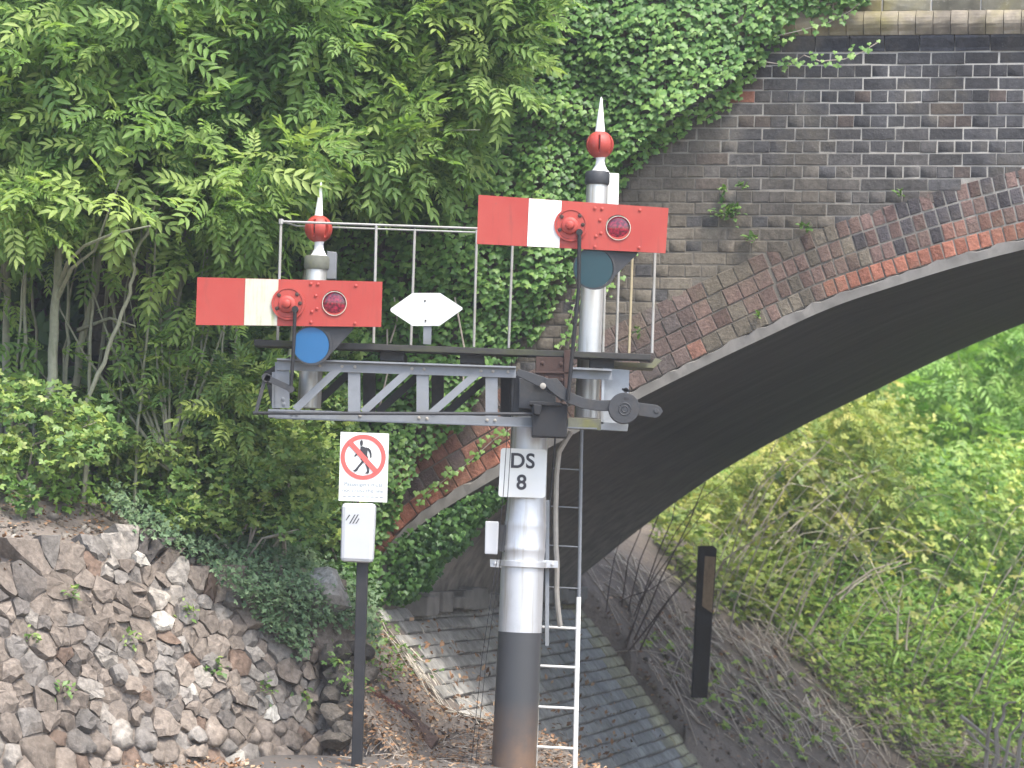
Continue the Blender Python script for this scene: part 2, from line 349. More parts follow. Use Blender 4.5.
def compound(npair=4, L=1., leafl=.42, wd=.34, seed=0):
    rg = np.random.default_rng(seed); V = []; Fc = []; TT = []
    def rach(t): return np.array([0, t * L, -.28 * L * t * t])
    k = 0
    # rachis as a thin ribbon
    for i in range(3):
        a, b = rach(i / 3), rach((i + 1) / 3); w_ = .008
        V += [a + [w_, 0, 0], a - [w_, 0, 0], b]; Fc.append([k, k + 1, k + 2]); k += 3; TT += [-.1] * 3
    for i in range(npair * 2 + 1):
        if i == npair * 2: t, ang = .96, 0.
        else: t = .22 + .70 * (i // 2) / (npair - 1) * .96; ang = (1 if i % 2 else -1) * (1.05 - .35 * t + rg.normal() * .08)
        v, f = leaflet(leafl * (1 - .25 * abs(t - .55)) * (1 + rg.normal() * .06), wd * leafl * .95)
        tw = rg.normal() * .25; c, s_ = math.cos(tw), math.sin(tw)
        v = v @ np.array([[c, 0, s_], [0, 1, 0], [-s_, 0, c]]).T
        dr = -.15 + rg.normal() * .15; c, s_ = math.cos(dr), math.sin(dr); v = v @ np.array([[1, 0, 0], [0, c, -s_], [0, s_, c]]).T
        c, s_ = math.cos(ang), math.sin(ang); v = v @ np.array([[c, s_, 0], [-s_, c, 0], [0, 0, 1]]).T
        V += list(v + rach(t)); Fc += (f + k).tolist(); k += len(v); TT += [rg.normal() * .05] * len(v)
    return np.array(V), np.array(Fc), np.array(TT)
IVY = ivy_tmpl()
COMP = [compound(5, 1., .36, .36, 1), compound(5, 1., .34, .40, 2), compound(4, 1., .40, .38, 3)]
_l = leaflet(1., .62, .08); OVAL = (_l[0], _l[1], np.zeros(7))
def trifol():
    V = []; Fc = []; k = 0
    for ang in (0, 1.15, -1.15):
        v, f = leaflet(.62, .42, .05); v = v.copy(); c, s_ = math.cos(ang), math.sin(ang); v = v @ np.array([[c, s_, 0], [-s_, c, 0], [0, 0, 1]]).T
        V += list(v + [0, .25, 0]); Fc += (f + k).tolist(); k += 7
    return np.array(V), np.array(Fc), np.zeros(len(V))
TRI = trifol()
_b = leaflet(1., .16, .05); BLADE = (_b[0], _b[1], np.zeros(7))
QUAD = (np.array([[0, 0, 0], [-.3, .5, .06], [0, 1, -.05], [.3, .5, .06]]), np.array([[0, 1, 2], [0, 2, 3]]), np.zeros(4))

# ------------------------------------------------------------------ bridge geometry (profiles)
def dense(pts, step=.05):
    pts = np.array(pts); d = np.r_[0, np.cumsum(np.hypot(*np.diff(pts, axis=0).T))]
    # smooth with Catmull-Rom through the points
    out = []
    Pq = np.vstack([2 * pts[0] - pts[1], pts, 2 * pts[-1] - pts[-2]])
    for i in range(1, len(Pq) - 2):
        n = max(2, int(np.hypot(*(Pq[i + 1] - Pq[i])) / step)); t = np.linspace(0, 1, n, endpoint=False)[:, None]
        a, b, c, d_ = Pq[i - 1], Pq[i], Pq[i + 1], Pq[i + 2]
        out.append(.5 * ((2 * b) + (-a + c) * t + (2 * a - 5 * b + 4 * c - d_) * t ** 2 + (-a + 3 * b - 3 * c + d_) * t ** 3))
    out.append(pts[-1:]); return np.vstack(out)
def profile(px_pts, c, N=140):
    A = [PW(x, y, c)[[0, 2]] for x, y in px_pts]
    A = np.array(A)
    # circular fit to the last points gives the run to the crown; then mirror
    p1, p2 = A[-3], A[-1]; t = (p2 - p1); sl = math.atan2(t[1], t[0]) - .04
    Rr = 7.6; cx = p2[0] + Rr * math.sin(sl); cz = p2[1] - Rr * math.cos(sl)
    arc = [(cx - Rr * math.sin(sl * (1 - k / 6)), cz + Rr * math.cos(sl * (1 - k / 6))) for k in range(1, 7)]
    left = dense(np.vstack([A, arc])); right = left[::-1].copy(); right[:, 0] = 2 * cx - right[:, 0]
    full = np.vstack([left, right[1:]]); full = np.vstack([[full[0, 0] - .02, -1.3], full, [full[-1, 0] + .02, -1.3]])
    s = np.r_[0, np.cumsum(np.hypot(*np.diff(full, axis=0).T))]; q = np.linspace(0, s[-1], N * 2)
    return np.c_[np.interp(q, s, full[:, 0]), np.interp(q, s, full[:, 1])]
NEAR_PX = [(383, 612), (386, 577), (400, 548), (426, 522), (497, 478), (568, 438), (640, 399), (700, 369), (759, 341), (832, 308), (900, 285), (962, 266), (1024, 250)]
FAR_PX = [(566, 612), (567, 597), (577, 580), (606, 556), (640, 529), (690, 492), (740, 460), (810, 422), (880, 388), (942, 358), (1005, 331)]
NP_, FP_ = profile(NEAR_PX, 0.), profile(FAR_PX, BW)
A0 = PW(385, 612)[0]                   # springing
Z_STR = PW(920, 51)[2]                 # underside of the string course
Z_COP0, Z_COP1 = PW(920, 36)[2], PW(920, 12)[2]
Z_PAR = Z_COP1 + .95
def offset_curve(pts, d):
    t = np.gradient(pts, axis=0); t /= np.linalg.norm(t, axis=1, keepdims=True) + 1e-9
    return pts + np.c_[-t[:, 1], t[:, 0]] * d
BAND = .072; RING = .112
EXT = offset_curve(NP_, BAND + 4 * RING)
def ext_z(a): 
    m = EXT[:, 0].argmin(), EXT[:, 0].argmax(); return np.interp(a, EXT[m[0]:m[1] + 1, 0], EXT[m[0]:m[1] + 1, 1], left=-9, right=-9)

# ------------------------------------------------------------------ terrain
WA, WB = np.array([-2.95, 15.80]), np.array([-1.02, 17.75]); WT = (WB - WA) / np.linalg.norm(WB - WA); WN = np.array([WT[1], -WT[0]]); WL = np.linalg.norm(WB - WA)
def wall_top(s): return 1.03 + .17 * sstep(.4, 1.25, s) - .30 * sstep(1.45, 2.5, s)
BAT = .42
KS = 1.22
def apron_z(a): return .87 - KS * (a - A0)
def G(x, y):
    x = np.asarray(x, float); y = np.asarray(y, float)
    ox, oy = x - WA[0], y - WA[1]; s = ox * WT[0] + oy * WT[1]; d = -(ox * WN[0] + oy * WN[1])
    a = (x - W0[0]) * U[0] + (y - W0[1]) * U[1]; c = (x - W0[0]) * B[0] + (y - W0[1]) * B[1]
    ht = wall_top(s); db = BAT * ht
    bank = np.where(d < db + .05, np.clip((d - .12) / BAT, 0, 9) * .93, ht + .02 + .42 * np.clip(d - db, 0, 2.2) + .8 * np.clip(d - db - 2.2, 0, 22))
    bank = np.minimum(bank, 16) + (vnoise(x, y, .6, 1) - .5) * .10 * sstep(.2, 1, d) + (vnoise(x, y, .17, 2) - .5) * .05 * sstep(.4, 1, d)
    # near pad round the signal, falling to the track bed on the right
    e = x + .25 * (y - 17.3); low = -.85 * sstep(.62, 1.6, e) + .17 * sstep(17.9, 18.9, y) * (1 - sstep(.0, .75, x)) + (vnoise(x, y, .3, 3) - .5) * .04
    low = np.where(y < 14.6, np.minimum(low, -.85), low)
    slope = np.clip(.80 - 1.15 * (a - A0 + .02), low, .9 + .4 * np.clip(A0 - a, 0, 9)) + (vnoise(x, y, .22, 5) - .5) * .06
    near = np.where((s < WL) | (d > 2.5), bank, np.where(s < WL + .6, bank + (np.minimum(bank, slope) - bank) * sstep(WL + .05, WL + .55, s), np.minimum(bank, slope)))
    near = np.where((d < .05) | (a > A0 + 1.6), np.maximum(low, np.where(s > WL, slope, low)), near)
    # beneath the arch
    und = np.where(a > A0, np.maximum(apron_z(a) - .12, -.85), .8)
    # beyond the arch: bank whose toe swings out to the right
    cc = np.clip(c - BW, 0, 60); k = 1.22 - .85 * sstep(0, 5, cc); a_t = A0 + .05 + .50 * cc
    far = .95 + .02 * cc - k * (a - a_t); far = np.where(far > .95, .95 + (far - .95) * .55, far)
    far = np.maximum(far, -.85 + .11 * cc + .55 * np.clip(cc - 7, 0, 40)) + (vnoise(x, y, .5, 6) - .5) * .16 + (vnoise(x, y, .16, 7) - .5) * .06
    far = np.minimum(far, 14)
    g = np.where(c < .05, near, np.where(c < BW, und, far))
    lf = sstep(-2.2, -2.8, a)       # left of the bridge the hill runs on past it
    return g * (1 - lf) + np.where(c < .05, near, bank) * lf
def axis_pts(segs):
    out = []
    for a, b, s in segs: out += list(np.arange(a, b, s))
    return np.array(out + [segs[-1][1]])
gx = axis_pts([(-300, -40, 40), (-40, -12, 2), (-12, -4, .25), (-4, 3, .055), (3, 8, .14), (8, 24, 1), (24, 300, 40)])
gy = axis_pts([(-60, 8, 6), (8, 15, .5), (15, 21, .055), (21, 32, .11), (32, 50, .5), (50, 90, 4), (90, 400, 60)])
X, Y = np.meshgrid(gx, gy, indexing='ij'); Z = G(X, Y); ny = len(gy)
idx = (np.arange(len(gx) - 1)[:, None] * ny + np.arange(ny - 1)[None]).ravel()
gme = fast_mesh('ground', np.c_[X.ravel(), Y.ravel(), Z.ravel()], np.c_[idx, idx + ny, idx + ny + 1, idx + 1], MT['ground'], smooth=True)
tag(link('ground', gme), kind='structure')

# ------------------------------------------------------------------ bridge
bridge = thing('brick_bridge', 'dark brick road bridge whose wide arch springs from behind the signal', 'bridge', tuple(W0), -TH)
body = MB(); n = len(NP_); AL, AR = -3.0, NP_[-1, 0] + 3
mid = np.linspace(0, 1, n)
fr = .004
def cols(pr, c, flip):
    vs = []; 
    for a, z in pr: vs += [(a, c, z), (a, c, Z_PAR)]
    fs = [(2 * i, 2 * i + 2, 2 * i + 3, 2 * i + 1) for i in range(len(pr) - 1)]
    body.add(vs, fs)
nb = offset_curve(NP_, BAND); nb[0] = (NP_[0, 0] - BAND, -1.3); nb[-1] = (NP_[-1, 0] + BAND, -1.3)
body.add([(a, fr, z) for a, z in nb] + [(a, fr, max(z, Z_PAR)) for a, z in nb], [(i, i + 1, i + 1 + n, i + n) for i in range(n - 1)])
body.add([(a, BW, z) for a, z in FP_] + [(a, BW, Z_PAR) for a, z in FP_], [(i, i + 1, i + 1 + n, i + n) for i in range(n - 1)])
for a_, b_ in ((AL, nb[0, 0]), (nb[-1, 0], AR)):
    body.add([(a_, fr, -1.3), (b_, fr, -1.3), (b_, fr, Z_PAR), (a_, fr, Z_PAR)], [(0, 1, 2, 3)])
for a_, b_ in ((AL, FP_[0, 0]), (FP_[-1, 0], AR)):
    body.add([(a_, BW, -1.3), (b_, BW, -1.3), (b_, BW, Z_PAR), (a_, BW, Z_PAR)], [(0, 1, 2, 3)])
for a_ in (AL, AR): body.add([(a_, fr, -1.3), (a_, BW, -1.3), (a_, BW, Z_PAR), (a_, fr, Z_PAR)], [(0, 1, 2, 3)])
body.add([(AL, fr, Z_PAR), (AR, fr, Z_PAR), (AR, .36, Z_PAR), (AL, .36, Z_PAR)], [(0, 1, 2, 3)])
body.add([(AL, .36, Z_PAR), (AR, .36, Z_PAR), (AR, .36, Z_COP1 - .1), (AL, .36, Z_COP1 - .1)], [(0, 1, 2, 3)])
body.add([(AL, .36, Z_COP1 - .1), (AR, .36, Z_COP1 - .1), (AR, BW, Z_COP1 - .1), (AL, BW, Z_COP1 - .1)], [(0, 1, 2, 3)])
body.build('wall_core', MT['mortar'], bridge)
# lining of the barrel with its pale edge
lin = MB(); NS = 8; vs = []
for j in range(NS + 1):
    t = j / NS; q = NP_ * (1 - t) + FP_ * t
    vs += [(a, -.03 + (BW + .03) * t, z) for a, z in q]
lin.add(vs, [(j * n + i, j * n + i + 1, (j + 1) * n + i + 1, (j + 1) * n + i) for j in range(NS) for i in range(n - 1)], 0, True)
lin.build('arch_lining', MT['soffit'], bridge)
edge = MB(); bump_ = (np.array([random.random() for _ in range(n)]) - .5) * .034
nb2 = offset_curve(NP_, BAND - .006); nb2[0] = nb[0]; nb2[-1] = nb[-1]
vs = [(a, -.0305, z) for a, z in NP_] + [(a, -.0305 + bump_[i] * .3, z + bump_[i]) for i, (a, z) in enumerate(nb2)] + [(a, .02, z + .004) for a, z in nb2]
edge.add(vs, [(i, i + 1, i + 1 + n, i + n) for i in range(n - 1)] + [(i + n, i + n + 1, i + 1 + 2 * n, i + 2 * n) for i in range(n - 1)])
edge.build('lining_edge', MT['concrete'], bridge)
# rough footing course where the barrel meets the apron
ft = MB(); k = 0
for i in range(2, 22):
    c0 = -.05 + i * .29; ft.box((A0 + .03 + random.uniform(-.03, .03), c0 + .14, .90 + random.uniform(-.02, .02)), (.16 + random.uniform(-.05, .06), .28, .12 + random.uniform(-.06, .05)), bev=.012)
ft.build('footing_course', MT['concrete'], bridge)

def brick_mesh(name, w_, h, d=.07, ch=.006, mat=None, rough=0., seed=0):
    rg = random.Random(seed); V = []; 
    j = lambda q: rg.uniform(-q, q)
    back = [(-w_ / 2, d, -h / 2), (w_ / 2, d, -h / 2), (w_ / 2, d, h / 2), (-w_ / 2, d, h / 2)]
    midr = [(x + j(rough), ch, z + j(rough)) for x, _, z in back]
    fr_ = [(x * (1 - 2 * ch / w_) + j(rough), j(rough * .6), z * (1 - 2 * ch / h) + j(rough)) for x, _, z in back]
    V = back + midr + fr_ + [(j(w_ * .1), j(rough * .6) - rough * .3, j(h * .1))]
    Fq = []
    for a, b in ((0, 4), (4, 8)):
        for i in range(4): Fq.append((a + i, a + (i + 1) % 4, b + (i + 1) % 4, b + i))
    for i in range(4): Fq.append((8 + i, 8 + (i + 1) % 4, 12))
    me = bpy.data.meshes.new(name); me.from_pydata(V, [], Fq); me.materials.append(mat)
    bm = bmesh.new(); bm.from_mesh(me); bmesh.ops.recalc_face_normals(bm, faces=bm.faces[:])
    # outward: front must look to -Y
    if sum(f.normal.y for f in bm.faces if all(v.index >= 8 for v in f.verts)) > 0: bmesh.ops.reverse_faces(bm, faces=bm.faces[:])
    bm.to_mesh(me); bm.free(); return me
def join_pieces(name, items, mat, parent):
    """items: (mesh, location, rotation about y, colour) joined into one stuff part"""
    V = []; Fl = []; C = []; k = 0; cache = {}
    for me, loc, ry, col in items:
        if me.name not in cache:
            v = np.array([q.co[:] for q in me.vertices]); tr = []
            for p in me.polygons:
                vv = list(p.vertices)
                for i in range(1, len(vv) - 1): tr.append((vv[0], vv[i], vv[i + 1]))
            cache[me.name] = (v, np.array(tr))
        v, f = cache[me.name]; c_, s_ = math.cos(ry), math.sin(ry)
        V.append(v @ np.array([[c_, 0, s_], [0, 1, 0], [-s_, 0, c_]]).T + loc); Fl.append(f + k); C.append(np.tile(col, (len(v), 1))); k += len(v)
    o = link(name, fast_mesh(name, np.vstack(V), np.vstack(Fl), mat, col=np.vstack(C)), parent); o['kind'] = 'stuff'; return o
def place_pieces(name, items, limit, mat_join, parent, score):
    order = sorted(range(len(items)), key=lambda i: -score[i]); keep = set(i for i in order[:limit] if score[i] > 0)
    for i in sorted(keep):
        me, loc, ry, col = items[i]; o = link(name, me, parent, col); o.location = loc; o.rotation_euler = (0, ry, 0)
    rest = [items[i] for i in range(len(items)) if i not in keep]
    if rest: join_pieces(name + '_rest', rest, mat_join, parent)
    return len(keep), len(rest)

IVY_POLY = [(150, -90), (880, -90), (866, 2), (838, 12), (800, 22), (772, 40), (752, 64), (738, 86), (702, 106), (664, 136), (630, 162), (604, 190), (585, 220), (575, 250), (566, 272), (548, 296), (535, 318), (512, 344),
            (500, 364), (484, 400), (471, 428), (440, 446), (424, 468), (410, 500), (402, 528), (385, 545), (392, 560), (376, 600), (345, 650), (150, 650)]
CH = PW(920, 64.6)[2] - PW(920, 77.2)[2]       # course height
ST, HD, JT = .218, .105, .0090
smesh = [brick_mesh('brick', ST - JT + .001, CH - JT, .07, .004, MT['brick'], .0022, 100 + i) for i in range(5)]
hmesh = [brick_mesh('brick', (ST - 2 * JT) / 2 + .003, CH - JT, .07, .004, MT['brick'], .0022, 200 + i) for i in range(5)]
closer = brick_mesh('brick', .05, CH - JT, .07, .004, MT['brick'], .002, 300)
def wallcol(a, z):
    q = .35 * a + z; t = float(sstep(3.7, 5.1, q + (vnoise(a * 3, z * 3, 1, 9) - .5) * .8))
    dark = np.array([.052, .0525, .057]) * random.uniform(.75, 1.35); buff = np.array([.135, .119, .096]) * random.uniform(.75, 1.2)
    r = random.random()
    if t > .5 and r < .07: dark = np.array([.080, .064, .058])
    if t < .5 and r < .16: buff = np.array([.07, .068, .068])
    return dark * t + buff * (1 - t)
items = []; score = []
row = 0; z = PW(920, 64.6)[2] + CH * .5
z_top = z
while z > -.6:
    head = row % 2 == 1; a = AL + (.0 if head else .054) ; step = ST / 2 if head else ST
    a = AL + (0 if head else ST / 4)
    while a < AR:
        ac = a + step / 2
        if z > float(ext_z(ac)) - .035 and not (A0 - .3 < ac < NP_[-1, 0] + .3 and z < 1.0):
            me = random.choice(hmesh if head else smesh)
            loc = np.array([ac + random.uniform(-.002, .002), random.uniform(-.004, .003), z + random.uniform(-.0015, .0015)])
            q = px(LW(loc)); vis = -20 < q[0] < 1044 and -12 < q[1] < 780
            sc_ = 0.
            if vis:
                cov = inpoly(q[0], q[1], IVY_POLY) ; hidden = (478 < q[0] < 666 and 205 < q[1] < 244)
                sc_ = (2. if not head else 1.) + random.random() * .01 + (q[0] > 575) * .6
                if cov or hidden: sc_ = 0
            wc = wallcol(ac, z)
            if 726 < q[0] < 752 and 89 < q[1] < 101: wc = np.array([.26, .115, .075])
            items.append((me, loc, random.uniform(-.004, .004), wc)); score.append(sc_)
        a += step
    z -= CH; row += 1
print('spandrel', place_pieces('brick', items, 300, MT['brick_joined'], bridge, score), sum(s > 0 for s in score))
# arch rings
items = []; score = []
vmesh = [brick_mesh('arch_brick', .0690, RING - .012, .10, .0035, MT['archbrick'], .0032, 400 + i) for i in range(6)]
wmesh = [brick_mesh('arch_brick', .1035, RING - .009, .10, .003, MT['archbrick'], .003, 420 + i) for i in range(6)]
for k in range(4):
    cv = offset_curve(NP_[1:-1], BAND + (k + .5) * RING)
    s = np.r_[0, np.cumsum(np.hypot(*np.diff(cv, axis=0).T))]; q = .03 + k * .027
    while q < s[-1] - .04:
        a = np.interp(q, s, cv[:, 0]); zz = np.interp(q, s, cv[:, 1]); i = min(len(s) - 2, int(np.searchsorted(s, q))); i = max(1, i)
        t = cv[i + 1 if i + 1 < len(cv) else i] - cv[i - 1]; ry = -math.atan2(t[1], t[0])
        loc = np.array([a, -.003 + random.uniform(-.003, .003), zz]); p = px(LW(loc))
        X_ = p[0] + random.uniform(-25, 25); r = random.random()
        if k == 0 and (X_ > 815 or X_ < 520): col = np.array([.30, .125, .085]) * random.uniform(.6, 1.15)
        elif k == 0 and X_ < 620: col = np.array([.14, .088, .074]) * random.uniform(.7, 1.2)
        elif k == 1 and (X_ > 950 or X_ < 510) and r < .6: col = np.array([.20, .105, .082]) * random.uniform(.6, 1.15)
        elif X_ > 860: col = (np.array([.062, .057, .062]) if r < .36 else np.array([.135, .090, .080]) if r < .9 else np.array([.25, .115, .08])) * random.uniform(.7, 1.3)
        elif X_ > 700: col = (np.array([.135, .118, .093]) if r < .55 else np.array([.135, .092, .078])) * random.uniform(.7, 1.25)
        else: col = (np.array([.125, .092, .082]) if r < .6 else np.array([.088, .074, .070]) if r < .95 else np.array([.18, .095, .072])) * random.uniform(.75, 1.3)
        if X_ < 520 and k > 0: col = np.array([.24, .12, .09] if r < .6 else [.12, .09, .085]) * random.uniform(.75, 1.2)
        if X_ < 520 and k == 0: col = col * 1.25
        vis = -12 < p[0] < 1036 and -12 < p[1] < 780 and not inpoly(p[0], p[1], IVY_POLY) and p[0] > 380
        hid = 498 < p[0] < 570 and p[1] > 350
        items.append((random.choice(vmesh if p[0] > 770 else wmesh), loc, ry + random.uniform(-.02, .02), col)); score.append(0. if not vis else (.3 if hid else 1 + random.random() * .01))
        q += .0805 if p[0] > 770 else .112
print('ring', place_pieces('arch_brick', items, 300, MT['archbrick_joined'], bridge, score), sum(s > 0 for s in score))
# string course: dark chamfered course, rounded coping above it, parapet courses over that
def prof_piece(name, prof, w_, mat, seed):
    rg = random.Random(seed); nP = len(prof); V = []
    for sgn in (-1, 1):
        for c, z_ in prof: V.append((sgn * w_ / 2, c + rg.uniform(-.003, .003), z_ + rg.uniform(-.002, .002)))
    Fq = [(i, i + 1, i + 1 + nP, i + nP) for i in range(nP - 1)] + [tuple(range(nP))[::-1], tuple(range(nP, 2 * nP))]
    me = bpy.data.meshes.new(name); me.from_pydata(V, [], Fq); me.materials.append(mat)
    bm = bmesh.new(); bm.from_mesh(me); bmesh.ops.recalc_face_normals(bm, faces=bm.faces[:]); bm.to_mesh(me); bm.free(); return me
hz = Z_COP1 - Z_COP0; hs = Z_COP0 - Z_STR
cop = [prof_piece('coping_brick', [(.05, 0), (-.055, 0)] + [(-.055 - .035 * math.sin(math.pi * t), hz * (.04 + .92 * t)) for t in (.1, .25, .4, .55, .7, .85)] + [(-.045, hz), (.05, hz)], .108, MT['coping'], i) for i in range(3)]
und = [prof_piece('string_brick', [(.05, 0), (-.004, 0), (-.012, hs * .2), (-.05, hs * .8), (-.05, hs - .003), (.05, hs - .003)], .218, MT['brick'], i) for i in range(3)]
for nm, meshes, step, zb, colf, matj in (('coping_brick', cop, .1125, Z_COP0, lambda: np.array([.23, .205, .165]) * random.uniform(.8, 1.15), MT['archbrick_joined']),
                                          ('string_brick', und, .226, Z_STR, lambda: np.array([.045, .048, .058]) * random.uniform(.8, 1.5), MT['brick_joined'])):
    items = []; score = []; a = AL
    while a < AR:
        loc = np.array([a + step / 2, random.uniform(-.002, .002), zb]); p = px(LW(loc))
        items.append((random.choice(meshes), loc, 0., colf())); score.append(1. if 760 < p[0] < 1040 else 0.); a += step
    place_pieces(nm, items, 300, matj, bridge, score)
items = []; score = []; z = Z_COP1 + CH * .5 + .003; row = 0
pmesh = [brick_mesh('parapet_brick', .31, CH - .006, .07, .006, MT['coping'], .004, 500 + i) for i in range(3)]
while z < Z_PAR - .03:
    a = AL + (row % 2) * .16
    while a < AR:
        loc = np.array([a + .16, -.002 + random.uniform(-.004, .003), z]); p = px(LW(loc))
        col = np.array([.17, .165, .13]) * random.uniform(.7, 1.2) if p[0] > 900 else np.array([.12, .11, .09]) * random.uniform(.7, 1.2)
        items.append((random.choice(pmesh), loc, 0., col)); score.append(1. if 700 < p[0] < 1040 and p[1] > -8 else 0.); a += .3175
    z += CH; row += 1
place_pieces('parapet_brick', items, 300, MT['archbrick_joined'], bridge, score)

# ------------------------------------------------------------------ paved apron under the arch
apron = thing('paved_apron', 'steep apron of grey setts under the left foot of the arch', 'paving', tuple(LW(np.array([A0, 0, .87]))), -TH)
cs_, sn_ = 1 / math.hypot(1, KS), KS / math.hypot(1, KS)
SD = np.array([cs_, 0, -sn_]); SNn = np.array([sn_, 0, cs_])
bed = MB(); q0 = -SNn * .02; L_ = 2.0
bed.slab([q0 + SD * -.05 + (0, -.18, 0), q0 + SD * L_ + (0, -.18, 0), q0 + SD * L_ + (0, BW + .1, 0), q0 + SD * -.05 + (0, BW + .1, 0)], -SNn * .1)
bed.build('bedding', MT['ground'], apron)
rotm = Matrix(((0, -sn_ * -1, 0), (0, 0, 0), (0, 0, 0)))
def sett_mesh(seed, l=.43, h=.094):
    me = brick_mesh('sett', l, h, .05, .008, MT['sett'], .006, seed); return me
setts = [sett_mesh(600 + i) for i in range(5)]; hset = [sett_mesh(620 + i, .20) for i in range(3)]
# local frame of a sett: x along the barrel, -y out of the slope, z up the slope
Rm = Matrix(((0, -SNn[0], -SD[0]), (1, 0, 0), (0, -SNn[2], -SD[2])))   # columns: x->b, y->-normal, z->-downslope
rq = Rm.to_euler(); cnt = 0
for r_ in range(18):
    dn = .05 + r_ * .106; c = -.18 + (.3 if r_ % 2 else 0) + random.uniform(-.05, .05)
    if r_ % 2: 
        pass
    while c < BW + .02:
        half = (c < -.1 + .01 and r_ % 2 == 0 and False)
        l = .438; loc = SD * dn + np.array([0, c + l / 2, 0]) + SNn * random.uniform(-.004, .008)
        if c + l > BW + .15: me = random.choice(hset); loc = SD * dn + np.array([0, c + .11, 0]); 
        else: me = random.choice(setts)
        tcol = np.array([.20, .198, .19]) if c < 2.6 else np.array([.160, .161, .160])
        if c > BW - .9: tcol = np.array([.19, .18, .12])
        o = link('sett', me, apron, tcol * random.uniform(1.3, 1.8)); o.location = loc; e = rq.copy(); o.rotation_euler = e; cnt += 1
        c += l
print('setts', cnt)

# ------------------------------------------------------------------ rubble stone wall
sw = thing('rubble_stone_wall', 'low battered wall of rough brown and grey rubble at the foot of the bank', 'stone wall', (WA[0], WA[1], 0))
T3 = np.array([WT[0], WT[1], 0]); LEAN = np.array([-WN[0] * BAT, -WN[1] * BAT, 1.]); LEN = np.linalg.norm(LEAN); LEAN = LEAN / LEN; N3 = np.cross(T3, LEAN); N3 = N3 if N3 @ np.array([WN[0], WN[1], 0]) > 0 else -N3
def cell_stones(s0, s1, hf, size_f):
    pts = []; tries = 0
    while tries < 18000 and len(pts) < 800:
        tries += 1; s = random.uniform(s0, s1); h = random.uniform(-.05, 1.55)
        if h > hf(s) * LEN + .03 + .05 * math.sin(s * 9) : continue
        r_ = size_f(s, h)
        if all(((s - a) / random.uniform(.8, 1.35)) ** 2 + (h - b) ** 2 > ((r_ + c) / 2) ** 2 for a, b, c in pts): pts.append((s, h, r_))
    return pts
pts = cell_stones(-.9, WL + .16, lambda s: float(wall_top(s)), lambda s, h: (.132 if s < 1.2 else .104) * random.choice((.55, .7, .85, 1., 1.15, 1.45)))
def clip(poly, mx, my, nx, ny_):
    out = []
    for i in range(len(poly)):
        a, b = poly[i], poly[(i + 1) % len(poly)]; da = (a[0] - mx) * nx + (a[1] - my) * ny_; db_ = (b[0] - mx) * nx + (b[1] - my) * ny_
        if da <= 0: out.append(a)
        if (da < 0) != (db_ < 0) and da != db_: t = da / (da - db_); out.append((a[0] + (b[0] - a[0]) * t, a[1] + (b[1] - a[1]) * t))
    return out
stones = []
for i, (s, h, r_) in enumerate(pts):
    poly = [(s - .3, h - .25), (s + .3, h - .25), (s + .3, h + .13), (s - .3, h + .13)]
    for j, (s2, h2, r2) in enumerate(pts):
        if j == i: continue
        dx, dy = s2 - s, h2 - h; dd = math.hypot(dx, dy)
        if dd > .6: continue
        f = .5 + .22 * (r_ - r2) / max(r_, r2); poly = clip(poly, s + dx * f, h + dy * f, dx / dd, dy / dd)
        if len(poly) < 3: break
    if len(poly) >= 3: stones.append((s, h, r_, poly))
sitems = []; WALL_END = []
